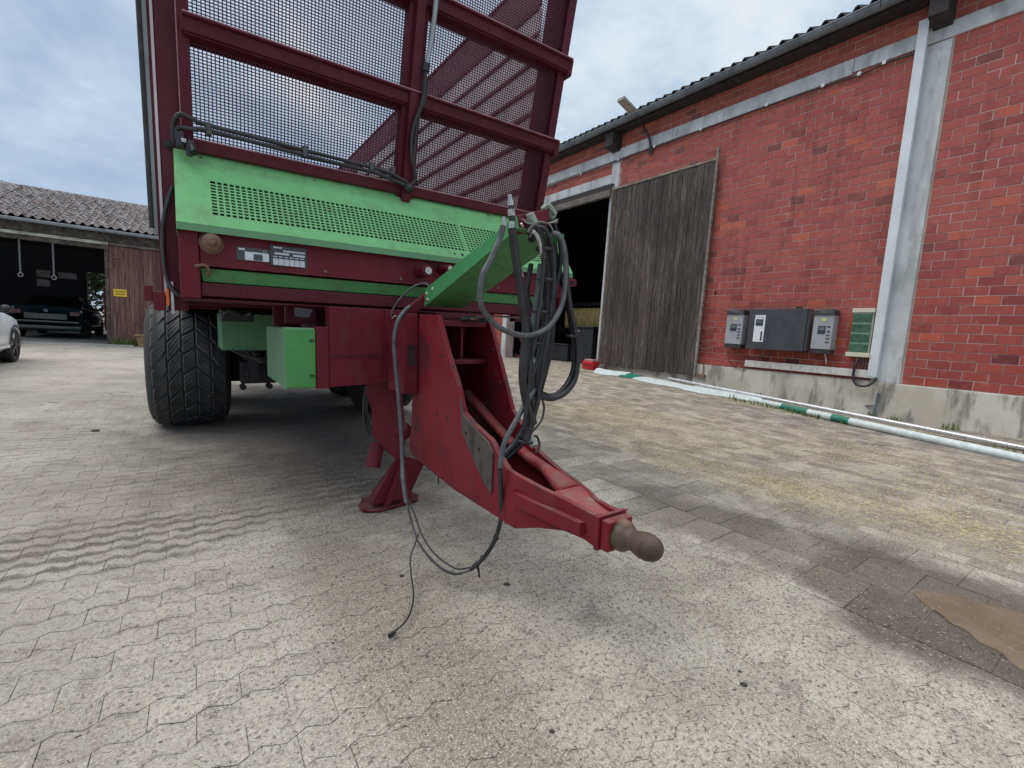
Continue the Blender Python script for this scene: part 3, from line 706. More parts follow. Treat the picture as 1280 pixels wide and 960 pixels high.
mb=MB(); mb.box(-5.53,-5.30,-.10,-.05,-.62,-.56); mb.cyl((-5.36,-.07,-.60),(-5.36,-.07,-.30),.012); part('door_stop',mb,RUST,dr)
# bolt hole and wall hooks
mb=MB(); mb.cyl((-5.318,.004,1.072),(-5.318,-.0045,1.072),.03,n=12); part('vent_hole',mb,DARK,bb)
for zz in (.10,-.03,.36):
    mb=MB(); mb.tube([(-5.50,-.05,zz),(-5.40,-.06,zz-.012),(-5.30,-.055,zz+.006),(-5.22,-.02,zz+.022)],.011,6); part('wall_hook',mb,RUST,bb)
# cable under the ring beam, with clips
CL=[(2.60,4.33),(2.99,4.345),(3.3,4.31),(3.8,4.33),(4.7,4.35),(6,4.34),(7.14,4.33),(8.2,4.325),(9.5,4.31),(11.2,4.29)]
mb=MB(); mb.tube([(-a,-.045,b_-.012) for a,b_ in CL],.014,8); ca=part('wall_cable',mb,BLACK,bb)
for a,b_ in CL[1:]:
    mb=MB(); mb.box(-a-.022,-a+.022,-.068,-.03,b_-.02,b_+.03); part('cable_clip',mb,WHITE,ca)
# stub pipe at plinth
mb=MB(); mb.cyl((-2.47,-.10,-.93),(-2.44,-.10,-.52),.022,n=12); mb.beam((-2.47,-.10,-.72),(-2.60,-.05,-.74),.02,.02); 
solo('stub_pipe',mb,ZINC,F_WL,(-2.47,-.1,-.93),'short grey pipe stub standing against the concrete plinth below the pillar','pipe')

# ---- things fixed to the wall
mb=MB(); wbox(mb,2.505,2.622,-.10,-.02,-.29,4.72)
td=solo('cable_trunking',mb,DUCT,F_WL,(-2.56,0,-.29),'tall white square cable trunking running up beside the concrete pillar','trunking',bev=.004)
mb=MB(); wbox(mb,2.503,4.52,-.095,-.045,-.312,-.195)
solo('cable_trunking',mb,DUCTD,F_WL,(-3.5,0,-.3),'dirty white horizontal cable trunking along the top of the plinth','trunking',bev=.004)
mb=MB(); mb.tube([(-2.76,-.08,.02),(-2.775,-.13,-.12),(-2.785,-.13,-.30),(-2.73,-.14,-.42),(-2.62,-.14,-.44),(-2.53,-.12,-.38),(-2.50,-.10,-.30)],.019,10)
solo('cable_loop',mb,BLACK,F_WL,(-2.7,-.1,-.3),'black cable looping below the white trunking corner under the fuse box','cable')
for k,(a,b0,b1,bx) in enumerate(((2.70,-.01,-.2,0),(2.665,-.01,-.2,0),(2.735,-.01,-.2,0))):
    mb=MB(); mb.tube([(-a,-.06,b0+.05),(-a,-.07,-.1),(-a,-.07,b1+.01)],.008,6)
    solo('thin_cable',mb,HOSEG,F_WL,(-a,-.06,-.1),('middle','right-hand','left-hand')[k]+' of three thin grey cables between fuse box and trunking','cable','thin cables under the fuse box')
# fuse box with green cover
fb=empty('fuse_box',F_WL,(-2.78,-.05,0),'cream fuse box with a translucent green four-row cover beside the trunking','fuse box')
mb=MB(); wbox(mb,2.645,2.915,-.075,-.008,.0,.73); part('housing',mb,simple('cream_plastic',(.62,.60,.47),.4,var=.05),fb,bev=.004)
CRM=bpy.data.materials['cream_plastic']
mb=MB(); wbox(mb,2.635,2.925,-.115,-.076,.672,.735); part('top_cap',mb,CRM,fb,bev=.005)
mb=MB(); wbox(mb,2.62,2.935,-.125,-.076,-.004,.062); part('bottom_cap',mb,CRM,fb,bev=.005)
GRC=simple('green_translucent_cover',(.07,.155,.105),.22,var=.3,scale=14); GRC2=simple('green_cover_rib',(.16,.30,.22),.25,var=.1)
for k in range(4):
    z0=.066+k*.1515
    mb=MB(); mb.hexa([(-2.905,-.098,z0),(-2.665,-.098,z0),(-2.665,-.076,z0),(-2.905,-.076,z0),(-2.905,-.112,z0+.118),(-2.665,-.112,z0+.118),(-2.665,-.076,z0+.118),(-2.905,-.076,z0+.118)]); part('cover_pane',mb,GRC,fb,bev=.003)
    mb=MB(); wbox(mb,2.665,2.905,-.104,-.076,z0+.122,z0+.148); part('cover_rib',mb,GRC2,fb,bev=.003)
# inverters
INVG=simple('inverter_grey',(.40,.41,.43),.4,metal=.2,var=.08,scale=4); INVB=simple('inverter_dark_cap',(.035,.037,.042),.45,var=.2)
LCD=simple('lcd_dark',(.045,.06,.07),.2); LCDS=simple('lcd_screen',(.15,.19,.19),.25); BTN=simple('dark_print',(.07,.07,.08),.5); YST=simple('pale_yellow_sticker',(.62,.58,.30),.5)
def inverter(ul,ur,vb,vt,lab):
    t_=empty('inverter',F_WL,(-(ul+ur)/2,-.02,vb),lab,'inverter',group='inverters on the brick wall')
    x0,x1=-ul,-ur; wd=x1-x0; h=vt-vb
    mb=MB(); mb.box(x0,x1,-.215,-.03,vb+.07,vt-.075); part('housing',mb,INVG,t_,bev=.008)
    mb=MB(); mb.prism([(x0-.006,-.232,vt-.10),(x0-.006,-.225,vt-.02),(x0+.03,-.21,vt),(x1-.03,-.21,vt),(x1+.006,-.225,vt-.02),(x1+.006,-.232,vt-.10)],(0,.205,0)); part('top_cap',mb,INVB,t_,bev=.006)
    mb=MB(); mb.box(x0+.004,x1-.004,-.205,-.03,vb,vb+.068); part('base_cap',mb,INVB,t_,bev=.006)
    mb=MB(); mb.box(x0+wd*.28,x0+wd*.66,-.221,-.2155,vb+h*.44,vb+h*.62); sc=part('display',mb,LCD,t_,bev=.002)
    mb=MB(); mb.box(x0+wd*.33,x0+wd*.60,-.2235,-.2215,vb+h*.52,vb+h*.59); part('screen',mb,LCDS,sc)
    for k in range(5):
        mb=MB(); zz=vb+h*(.60-.078*k-(.03 if k else 0)); mb.box(x0+wd*.73,x0+wd*.90,-.2185,-.2155,zz-.012,zz+.012); part('button',mb,BTN,t_)
    mb=MB(); mb.prism([(x0+wd*.42,-.2175,vb+h*.72),(x0+wd*.62,-.2175,vb+h*.72),(x0+wd*.64,-.2175,vb+h*.80),(x0+wd*.40,-.2175,vb+h*.80)],(0,.002,0)); part('sticker',mb,YST,t_)
    mb=MB(); mb.box(x0+wd*.3,x0+wd*.7,-.2345,-.233,vt-.06,vt-.045); part('badge',mb,STEEL,t_)
    for k in range(4):   # fins on the side facing the corner
        mb=MB(); mb.box(x1+.0005,x1+.006,-.19+k*.04,-.17+k*.04,vb+.09,vt-.12); part('cooling_fin',mb,INVG,t_)
    return t_
inverter(4.895,4.577,.015,.727,'left grey wall inverter with dark cap, farther from the fuse box')
inverter(3.407,3.122,.010,.722,'right grey wall inverter with dark cap, next to the fuse box')
bt_=empty('battery_cabinet',F_WL,(-4.,-.02,.0),'large anthracite battery cabinet with white display strip between the inverters','cabinet')
ANT=simple('anthracite_sheet',(.052,.056,.066),.5,var=.12,scale=5)
mb=MB(); mb.box(-4.455,-3.50,-.25,-.03,.02,.725); part('cabinet_body',mb,ANT,bt_,bev=.006)
mb=MB(); mb.box(-3.4985,-3.494,-.20,-.04,.04,.70); part('side_panel',mb,simple('cabinet_side_grey',(.20,.205,.21),.5),bt_)
mb=MB(); mb.box(-4.34,-4.158,-.2545,-.2505,.147,.617); dp=part('display_panel',mb,WHITE,bt_,bev=.001)
mb=MB(); mb.box(-4.318,-4.19,-.2575,-.255,.43,.545); part('display',mb,LCD,dp)
mb=MB(); mb.box(-4.30,-4.215,-.2595,-.258,.48,.52); part('screen',mb,LCDS,dp)
mb=MB(); mb.box(-4.215,-4.185,-.2565,-.255,.17,.33); part('panel_print',mb,BTN,dp)
mb=MB(); mb.box(-4.32,-4.18,-.2565,-.255,.575,.590); part('panel_print',mb,simple('faint_print',(.45,.47,.5),.5),dp)
mb=MB(); mb.cyl((-3.68,-.14,.726),(-3.68,-.14,.765),.045,n=14); part('cable_gland',mb,BLACK,bt_)
for (a,z0,z1,dx,ll) in ((4.80,.02,-.16,.05,'thin grey lead hanging straight under the left inverter'),(4.30,.02,-.20,-.05,'thin grey lead under the left part of the battery cabinet, slanting right'),(3.22,.01,-.15,-.02,'short white lead dangling below the right inverter'),(4.1,.02,-.12,.02,'short grey lead below the middle of the battery cabinet')):
    mb=MB(); mb.tube([(-a,-.12,z0),(-a-dx,-.09,z0-.09),(-a-dx*.6,-.05,z1)],.008,6)
    solo('lead',mb,HOSEG if a!=3.22 else WHITE,F_WL,(-a,-.1,z0),ll,'cable','leads below the wall inverters')
mb=MB(); mb.tube([(-4.86,-.12,.02),(-4.84,-.10,-.2),(-4.70,-.07,-.36),(-4.5,-.06,-.35),(-4.44,-.05,-.25)],.006,6)
solo('lead',mb,BLACK,F_WL,(-4.8,-.1,0),'thin black lead looping down from the left inverter to the trunking','cable')
# yard lamp
lp=empty('yard_lamp',F_WL,(-7.25,-.03,4.3),'flat LED yard lamp on a bent black arm reaching above the gutter','lamp')
mb=MB(); mb.tube([(-7.24,-.05,4.27),(-7.27,-.08,4.5),(-7.32,-.16,4.68),(-7.27,-.40,4.76),(-7.215,-.62,4.83)],.024,10); mb.box(-7.30,-7.19,-.055,-.031,4.22,4.36); part('arm',mb,BLACK,lp)
o0=Vector((-7.343,-0.620,4.968));o1=Vector((-7.339,-1.020,5.090))
mb=MB(); hx_=Vector((.10,0,0)); hz_=Vector((0,.0,.03)); mb.hexa([o0-hx_-hz_,o0+hx_-hz_,o1+hx_-hz_,o1-hx_-hz_,o0-hx_+hz_,o0+hx_+hz_,o1+hx_+hz_,o1-hx_+hz_]); part('lamp_head',mb,simple('lamp_housing',(.30,.28,.25),.45),lp,bev=.006)
mb=MB(); dv=(o1-o0)*.08; hx_=Vector((.085,0,0)); hz_=Vector((0,0,.031)); hq=Vector((0,0,.036)); mb.hexa([o0+dv-hx_-hq,o0+dv+hx_-hq,o1-dv+hx_-hq,o1-dv-hx_-hq,o0+dv-hx_-hz_,o0+dv+hx_-hz_,o1-dv+hx_-hz_,o1-dv-hx_-hz_]); part('lamp_glass',mb,simple('lamp_diffuser',(.42,.38,.32),.25),lp)
# ---- poles and sheet lying along the foot of the wall
def gzl(x,yn):   # ground height in wall-frame z for a wall-frame point
    X=WD*cp+x*spn+yn*cp; Y=WD*spn-x*cp+yn*spn; return gz(X,Y)-CAMZ
pa_=Vector((-6.102,-0.130,-0.724));pb_=Vector((-0.806,-1.100,-0.870)); pc_=pb_+(pb_-pa_)*.35; pts=[pa_.lerp(pc_,k/6) for k in range(7)]
mb=MB(); mb.tube(pts,.030,12); solo('metal_pole',mb,simple('white_metal_pole',(.62,.63,.65),.3,metal=.4,var=.1),F_WL,pts[3],'long thin white metal pole lying along the foot of the wall','pole')
BPM,BT_,BB_=mat('striped_pole'); 
mb=MB(); 
qa=Vector((-3.847,-0.720,-0.852));qb=Vector((-0.719,-1.780,-0.899))
qx=lambda x:qa+(qb-qa)*((x-qa.x)/(qb.x-qa.x))
seg=[(-3.95,-3.42,0),(-3.42,-2.98,1),(-2.98,-2.62,0),(-2.62,-2.38,1),(-2.38,1.0,0)]
TEAL=simple('teal_band',(.02,.19,.13),.45,var=.12); PWHITE=simple('chalky_white',(.62,.68,.67),.55,var=.12,scale=12)
pole=empty('barrier_pole',F_WL,(-1.8,-.60,gzl(-1.8,-.6)),'white barrier pole with two teal bands lying on straw along the wall foot','pole')
for a,b_,k in seg:
    mb=MB(); q=[qx(x) for x in (a,(a*2+b_)/3,(a+2*b_)/3,b_-.002)]; mb.tube(q,.048,14,sub=4); part('teal_band' if k else 'pole_segment',mb,TEAL if k else PWHITE,pole)
# crumpled white and green sheets
def sheet_thing(pl,lab,mt,band=None,h=.05,seed=1):
    R=random.Random(seed); mb=MB(); n=len(pl)//2
    # pl: list of (u, n0, n1) stations -> strip with crumple
    V=[];F=[];K=7
    for i,(uu,n0,n1) in enumerate(pl):
        for j in range(K):
            q=j/(K-1); yn=n0*(1-q)+n1*q; V.append((-uu,yn,gzl(-uu,yn)+.012+h*math.sin(q*math.pi)*(.5+.5*R.random())))
    m_=len(V); V+=[(x,y,z-.008) for x,y,z in V]
    for i in range(len(pl)-1):
        for j in range(K-1):
            a=i*K+j; F.append((a,a+1,a+K+1,a+K)); F.append((m_+a,m_+a+K,m_+a+K+1,m_+a+1))
    mb.add(V,F,False)
    # rim
    return solo('crumpled_sheet',mb,mt,F_WL,(-pl[0][0],pl[0][1],V[0][2]),lab,'sheet')
sheet_thing([(7.85,-.60,-.45),(7.55,-.95,-.40),(7.2,-1.05,-.35),(6.78,-.80,-.40)],'crumpled white plastic sheet lying left of the door corner',PWHITE,h=.09,seed=2)
sheet_thing([(6.95,-.86,-.55),(6.7,-.88,-.36),(6.45,-.80,-.38)],'teal folded sheet end between two white sheets by the door',TEAL,h=.06,seed=3)
sheet_thing([(6.5,-.85,-.32),(6.2,-.95,-.30),(5.8,-.98,-.35),(5.4,-.90,-.42),(5.1,-.80,-.5)],'long flat white plastic sheet in front of the plank door foot',PWHITE,h=.05,seed=4)
sheet_thing([(5.25,-.95,-.30),(4.8,-.98,-.38),(4.4,-.80,-.40),(3.9,-.70,-.44)],'short white folded sheet end meeting the barrier pole',PWHITE,h=.07,seed=6)
# red box by the door
rbx=empty('red_crate',F_WL,(-8.14,-.42,gzl(-8.14,-.42)),'small bright red plastic box on the ground at the door edge','box')
z0=gzl(-8.14,-.42)
mb=MB(); mb.box(-8.33,-7.97,-.58,-.30,z0+.005,z0+.20); part('body',mb,REDB,rbx,bev=.02)
mb=MB(); mb.box(-8.29,-8.00,-.55,-.33,z0+.20,z0+.25); part('lid',mb,simple('pale_dusty_lid',(.45,.25,.22),.6),rbx,bev=.012)
mb=MB(); [mb.box(-8.28+.11*k,-8.22+.11*k,-.587,-.5805,z0+.07,z0+.15) for k in range(3)]; part('latch',mb,simple('dark_red',(.2,.01,.012),.5),rbx)
mb=MB(); R=random.Random(5)
mb.lathe((-7.80,-.40,gzl(-7.80,-.4)),(0,0,1),[(0,.10),(.06,.13),(.13,.10),(.16,.02)],10); solo('rag_bundle',mb,GREASE,F_WL,(-7.80,-.4,gzl(-7.80,-.4)),'dark dirty bundle beside the red box at the door','rag')
# things just inside the doorway
def gin(u_,n): return gzl(-u_,n)
bn=empty('wheelie_bin',F_WL,(-9.95,1.0,gin(9.95,1.)),'black wheeled bin standing inside the doorway by the sliding door','bin')
z0=gin(9.95,1.); x0,x1=-10.38,-9.42
BIN=simple('black_bin_plastic',(.02,.024,.028),.45,var=.3)
mb=MB(); mb.hexa([(x0+.06,.85,z0+.02),(x1-.06,.85,z0+.02),(x1-.06,1.45,z0+.02),(x0+.06,1.45,z0+.02),(x0,.80,z0+1.03),(x1,.80,z0+1.03),(x1,1.55,z0+1.03),(x0,1.55,z0+1.03)]); part('body',mb,BIN,bn,bev=.02)
mb=MB(); mb.box(x0-.03,x1+.03,.76,1.59,z0+1.032,z0+1.08); part('lid',mb,BIN,bn,bev=.015)
mb=MB(); mb.tube([(x0+.1,.78,z0+.93),(x0+.1,.72,z0+.93),(x0+.45,.72,z0+.93),(x0+.45,.78,z0+.93)],.014,6); part('handle',mb,STEEL,bn)
mb=MB(); mb.box(x0+.27,x0+.34,.775,.805,z0+.62,z0+.80); part('label',mb,WHITE,bn)
b2=empty('low_trough',F_WL,(-11.2,1.,gin(11.2,1.)),'long low dark trough on the floor left of the wheeled bin','trough')
z0=gin(11.2,1.)
mb=MB(); mb.hexa([(-12.0,.9,z0+.01),(-10.55,.9,z0+.01),(-10.55,1.6,z0+.01),(-12.0,1.6,z0+.01),(-12.1,.8,z0+.5),(-10.45,.8,z0+.5),(-10.45,1.7,z0+.5),(-12.1,1.7,z0+.5)]); part('body',mb,BIN,b2,bev=.02)
mb=MB(); mb.box(-12.13,-10.42,.77,.83,z0+.503,z0+.54); part('rim',mb,BLACK,b2,bev=.01)
zb=gin(12.,2.6)
bl=empty('straw_bale',F_WL,(-12.,2.6,zb+.9),'golden ribbed straw bale on a stand inside the doorway','straw bale')
mb=MB()
for k in range(9):
    xx=-13.0+.11+k*.22; mb.lathe((xx,2.9,zb+1.05),(0,0,1),[(-.0,.05),(.02,.125),(.36,.14),(.70,.125),(.72,.05)],10)
part('bale',mb,BALE,bl)
mb=MB(); mb.tube([(-13.1,2.8,zb+1.90),(-11.05,2.8,zb+1.90)],.06,8); mb.box(-13.1,-11.05,2.72,3.1,zb+.96,zb+1.03); [mb.box(x,x+.06,2.72,2.78,zb,zb+1.9) for x in (-13.16,-11.05)]; part('stand',mb,BLACK,bl)
# red machine arm by the far pillar
z0=gin(12.4,.5)
mc=empty('red_implement',F_WL,(-12.45,.6,z0),'small dusty red implement with bent arm by the far doorway pillar','implement')
RDP=simple('faded_red_implement',(.30,.035,.04),.5,var=.4,scale=12)
mb=MB(); mb.tube([(-12.6,.5,z0+.75),(-12.45,.5,z0+.62),(-12.36,.5,z0+.40),(-12.42,.5,z0+.22),(-12.30,.5,z0+.05)],[.05,.06,.045,.06,.04],8); part('arm',mb,RDP,mc)
mb=MB(); mb.box(-12.62,-12.15,.42,.62,z0+.003,z0+.07); mb.box(-12.02,-11.85,.45,.6,z0+.003,z0+.09); part('foot',mb,RDP,mc,bev=.01)
mb=MB(); mb.beam((-12.15,.6,z0+.05),(-12.4,.9,z0+.8),.05,.05); part('strut',mb,RUST,mc)
mb=MB(); mb.box(-12.3,-10.9,3.3,3.5,zb,zb+1.5); solo('dark_cabinet',mb,INVB,F_WL,(-11.6,3.4,zb),'dark cabinet deep in the hall behind the straw bale','cabinet',bev=.01)
# ================================================================== TRAILER (frame: x right, y back, z up, all from eye height; ground at z=-1.12)
GZT=-1.12
tr=empty('farm_trailer',F_TR,(1.145,3.5,GZT),'large wine red farm trailer with mesh headboard, green panels and drawbar','trailer')
HS=-.22; HB=2.95; HU=.914            # leaning headboard plane
def hp(x,z,off=0): return (x,HB+HS*(z-HU)-off,z)
def hbar(mb,x0,x1,z0,z1,front,back): # bar following the lean
    return mb.hexa([hp(x0,z0,front),hp(x1,z0,front),hp(x1,z0,-back),hp(x0,z0,-back),hp(x0,z1,front),hp(x1,z1,front),hp(x1,z1,-back),hp(x0,z1,-back)])
# headboard frame
HZ0,HZ1=.80,2.62
hd=[]
mb=MB(); hbar(mb,0.0,.052,HZ0,HZ1,.012,.05); head=part('headboard_frame',mb,REDD,tr,bev=.003)
def hpart(n,*a,mt=REDD,bev=.004):
    mb=MB(); hbar(mb,*a); return part(n,mb,mt,tr,bev=bev)
hpart('stile',2.235,2.30,HZ0,HZ1,.012,.05)
hpart('middle_post',1.105,1.225,HZ0,HZ1,.035,.05)
hpart('middle_post',1.135,1.19,HZ0,HZ1,.075,.0)
hpart('rail',.02,2.30,.845,.905,.045,.04); EDGE=simple('worn_pink_edge',(.36,.17,.21),.4,var=.3,scale=9); hpart('worn_edge',.05,2.28,.8995,.9055,.0465,-.041,mt=EDGE,bev=0); hpart('worn_edge',-.0012,.0035,HZ0,HZ1,.0135,-.010,mt=EDGE,bev=0)
for z in (1.345,1.86,2.40):
    hpart('rail',.020,2.31,z,z+.062,.055,.04)          # upper flange
    hpart('rail_lip',.024,2.306,z+.055,z+.068,.075,.0); hpart('worn_edge',.026,2.304,z+.0645,z+.0695,.0765,-.0705,mt=EDGE,bev=0)
    hpart('rail_flange',.03,2.29,z-.010,z-.002,.05,.06)
    mb=MB(); hbar(mb,2.285,2.325,z-.03,z+.075,.06,.03); part('rail_end',mb,REDD,tr,bev=.01)
# woven wire / perforated sheet of the headboard: real bars
MESHM=paint('mesh_red_paint',(.075,.012,.026),damt=.2,chips=.2)
def grid(x0,x1,z0,z1,px_,pz_,wx,wz,off,name,mt,par):
    mb=MB(); n=int((x1-x0)/px_)
    for i in range(n+1):
        x=x0+i*px_; mb.hexa([hp(x-wx/2,z0,off+.0015),hp(x+wx/2,z0,off+.0015),hp(x+wx/2,z0,off-.0015),hp(x-wx/2,z0,off-.0015),hp(x-wx/2,z1,off+.0015),hp(x+wx/2,z1,off+.0015),hp(x+wx/2,z1,off-.0015),hp(x-wx/2,z1,off-.0015)])
    n=int((z1-z0)/pz_)
    for i in range(n+1):
        z=z0+i*pz_; mb.hexa([hp(x0,z-wz/2,off+.001),hp(x1,z-wz/2,off+.001),hp(x1,z-wz/2,off-.001),hp(x0,z-wz/2,off-.001),hp(x0,z+wz/2,off+.001),hp(x1,z+wz/2,off+.001),hp(x1,z+wz/2,off-.001),hp(x0,z+wz/2,off-.001)])
    return part(name,mb,mt,par)
for (x0,x1) in ((.05,1.11),(1.22,2.24)):
    for (z0,z1) in ((.90,1.34),(1.405,1.855),(1.92,2.395)):
        grid(x0,x1,z0,z1,.0175,.0143,.0051,.0045,-.012,'mesh_panel',MESHM,tr)
mb=MB(); hbar(mb,2.10,2.24,.90,2.6,-.05,.06); part('inner_corner_post',mb,REDD,tr)
# corner posts and side walls
mb=MB(); mb.box(-.088,-.002,2.96,3.06,.05,2.65); part('corner_post',mb,REDD,tr,bev=.004)
mb=MB(); mb.box(-.100,-.0885,2.952,3.05,.12,2.65); part('edge_strip',mb,simple('worn_bright_edge',(.50,.44,.46),.4,var=.1),tr)
mb=MB(); mb.box(-.112,-.1005,2.97,3.2,.1,2.65); part('side_flange',mb,REDD,tr)
mb=MB(); mb.box(-.130,-.1125,2.965,3.02,.42,2.65); part('weathered_strip',mb,paint('pale_weathered_strip',(.19,.22,.23),dirt=(.18,.12,.12),damt=.6,chips=.6,chipcol=(.06,.03,.04)),tr)
mb=MB(); mb.tube([(-.139,2.97,2.65),(-.140,2.97,1.6),(-.137,2.97,.9),(-.136,2.97,.45)],.012,8); part('side_pipe',mb,DBEAM,tr)
mb=MB(); mb.box(-.146,-.098,2.94,3.0,.045,.14); part('side_flap',mb,RED,tr,bev=.003)
mb=MB(); mb.box(-.185,-.15,3.0,3.02,.09,.17); part('side_flap',mb,RED,tr,bev=.003)
for zz in (-.124,-.115): pass
mb=MB(); mb.box(-.04,.0,3.06,9.6,.1,2.65); ls=part('side_wall',mb,REDD,tr)
for k in range(8):
    mb=MB(); mb.box(-.11,-.0405,3.25+k*.88,3.33+k*.88,.08,2.65); part('side_post',mb,REDD,tr,bev=.004)
for z in (.16,.9,1.7,2.58):
    mb=MB(); mb.box(-.075,-.0405,3.07,9.6,z,z+.07); part('side_rail',mb,REDD,tr,bev=.004)
# reflectors hanging at the left corner
mb=MB(); mb.box(-.094,-.080,2.93,2.95,.07,.155); part('side_marker',mb,ORG,tr,bev=.004)
mb=MB(); mb.box(-.074,-.062,2.92,2.955,.03,.19); part('marker_bracket',mb,STEEL,tr)
# right side wall: boards seen from inside through the mesh
bz=.42; k=0
while bz<2.70:
    top=bz>2.3
    mb=MB(); h_=.185 if not top else .30
    mb.box(2.262,2.29,3.02,9.6,bz+.004,bz+h_-.012); part('side_board',mb,ALU if not top else REDD,tr,bev=.004)
    mb=MB(); mb.box(2.25,2.262,3.02,9.6,bz+h_-.03,bz+h_-.012); part('board_edge',mb,REDD,tr)
    bz+=h_; k+=1
for k in range(8):
    mb=MB(); mb.box(2.2905,2.36,3.25+k*.88,3.33+k*.88,.08,2.66); part('side_post',mb,REDD,tr,bev=.004)
mb=MB(); mb.box(-.04,2.33,3.05,9.6,.28,.33); part('floor',mb,DARK,tr)
mb=MB(); mb.box(-.04,2.33,9.6,9.66,.1,1.8); part('rear_door',mb,REDD,tr)
# green front panel: upright upper sheet sloping forward to a lip, with a punched ventilation field
PT=(2.95,.848); PB=(2.655,.447)
def gp(x,q,off=0):    # q 0 at top, 1 at bottom of slope
    y=PT[0]*(1-q)+PB[0]*q; z=PT[1]*(1-q)+PB[1]*q
    ny,nz=-(PT[1]-PB[1]),(PT[0]-PB[0]); l=math.hypot(ny,nz); return (x,y+ny/l*off,z+nz/l*off)
gx0,gx1=-.032,2.392
VX0,VX1,VQ0,VQ1=0.110,2.220,0.382,0.851
def gslab(mb,x0,x1,q0,q1,o0=0,o1=-.003): 
    return mb.hexa([gp(x0,q1,o1),gp(x1,q1,o1),gp(x1,q0,o1),gp(x0,q0,o1),gp(x0,q1,o0),gp(x1,q1,o0),gp(x1,q0,o0),gp(x0,q0,o0)])
mb=MB(); gslab(mb,gx0,gx1,0,VQ0); gslab(mb,gx0,gx1,VQ1,1); gslab(mb,gx0,VX0,VQ0,VQ1); gslab(mb,VX1,gx1,VQ0,VQ1)
gpn=part('green_front_panel',mb,GRN,tr)
mb=MB(); mb.hexa([(gx0,PB[0]-.0005,PB[1]-.034),(gx1,PB[0]-.0005,PB[1]-.034),(gx1,PB[0]+.003,PB[1]-.034),(gx0,PB[0]+.003,PB[1]-.034),(gx0,PB[0]-.0005,PB[1]-.001),(gx1,PB[0]-.0005,PB[1]-.001),(gx1,PB[0]+.003,PB[1]-.001),(gx0,PB[0]+.003,PB[1]-.001)]); part('panel_lip',mb,GRND,gpn)
mb=MB(); mb.prism([(gx0-.002,PT[0],PT[1]),(gx0-.002,PB[0],PB[1]),(gx0-.002,PB[0],PB[1]-.034),(gx0-.002,PB[0]+.10,PB[1]-.05),(gx0-.002,PT[0]+.02,PT[1]-.2)],(.002,0,0)); part('panel_cheek',mb,GRN,gpn)
mb=MB(); mb.prism([(gx1,PT[0],PT[1]),(gx1,PB[0],PB[1]),(gx1,PB[0],PB[1]-.034),(gx1,PB[0]+.10,PB[1]-.05),(gx1,PT[0]+.02,PT[1]-.2)],(.002,0,0)); part('panel_cheek',mb,GRN,gpn)
mb=MB(); nv=81; 
for i in range(nv+1):
    if i in (0,nv): continue
    x=VX0+(VX1-VX0)*i/nv; gslab(mb,x-.0042,x+.0042,VQ0,VQ1,-.0002,-.0028)
for j in range(1,11):
    q=VQ0+(VQ1-VQ0)*j/11; gslab(mb,VX0,VX1,q-.009,q+.009,-.0004,-.0026)
gslab(mb,VX0+(VX1-VX0)*.659,VX0+(VX1-VX0)*.664,VQ0,VQ1,.0003,-.0028)
part('vent_grille',mb,GRN,gpn)
mb=MB(); mb.hexa([(gx0+.02,2.86,.42),(gx1-.02,2.86,.42),(gx1-.02,2.96,.42),(gx0+.02,2.96,.42),(gx0+.02,2.97,.83),(gx1-.02,2.97,.83),(gx1-.02,3.02,.83),(gx0+.02,3.02,.83)]); part('backing_void',mb,DARK,tr)
for x,q_ in ((1.40,.0),(1.455,0),(1.51,0)):
    mb=MB(); c=Vector(gp(x,.93,.0008)); n_=(Vector(gp(x,.93,.01))-c).normalized(); mb.cyl(c,c+n_*.0006,.011 if x==1.455 else .007,n=10); part('bolt_hole',mb,DARK,gpn)
# front cross beams
mb=MB(); mb.box(.052,2.31,2.70,2.85,.262,.47); part('front_beam',mb,RED,tr,bev=.004)
mb=MB(); mb.box(-.03,.050,2.694,2.95,.105,.47); part('corner_plate',mb,RED,tr,bev=.005)
mb=MB(); mb.box(2.311,2.345,2.694,2.95,.16,.47); part('corner_plate',mb,RED,tr,bev=.005)
mb=MB(); mb.hexa([(.06,2.735,.190),(2.2,2.735,.190),(2.2,2.80,.185),(.06,2.80,.185),(.05,2.715,.252),(2.2,2.715,.252),(2.2,2.80,.258),(.05,2.80,.258)]); part('green_slot_strip',mb,GRNU,tr,bev=.003)
mb=MB(); mb.box(.0505,2.20,2.725,2.9,.118,.184); part('lower_beam',mb,REDD,tr,bev=.004)
mb=MB(); mb.box(-.028,2.20,2.70,2.95,.098,.1035); part('beam_flange',mb,REDD,tr)
mb=MB(); mb.tube([(.03,2.69,.255),(.07,2.68,.262),(.085,2.685,.235),(.075,2.69,.215)],.008,6); part('latch_hook',mb,RUST,tr)
# round boss, bolts, tube end
mb=MB(); mb.lathe((.100,2.70,.372),(0,-1,0),[(0,.052),(.012,.050),(.013,.042),(.045,.040),(.05,.034),(.052,.022),(.062,.021),(.064,.0)],24); part('round_boss',mb,RUST,tr)
mb=MB(); mb.cyl((.100,2.636,.372),(.100,2.622,.372),.016,n=6,smooth=False); part('boss_nut',mb,RUST,tr)
for (x,z,r_) in ((1.170,.338,.034),(1.315,.365,.026)):
    mb=MB(); mb.cyl((x,2.70,z),(x,2.575,z),r_,n=20); o_=part('pin_sleeve',mb,RED,tr,bev=.003)
    mb=MB(); mb.cyl((x,2.5745,z),(x,2.562,z),r_*.62,n=12); part('pin_head',mb,STEEL,o_,bev=.002)
mb=MB(); mb.cyl((2.36,2.72,.372),(2.36,2.60,.372),.028,n=18); o_=part('tube_stub',mb,RED,tr,bev=.003)
mb=MB(); mb.cyl((2.36,2.599,.372),(2.36,2.596,.372),.016,n=12); part('tube_mouth',mb,DARK,o_)
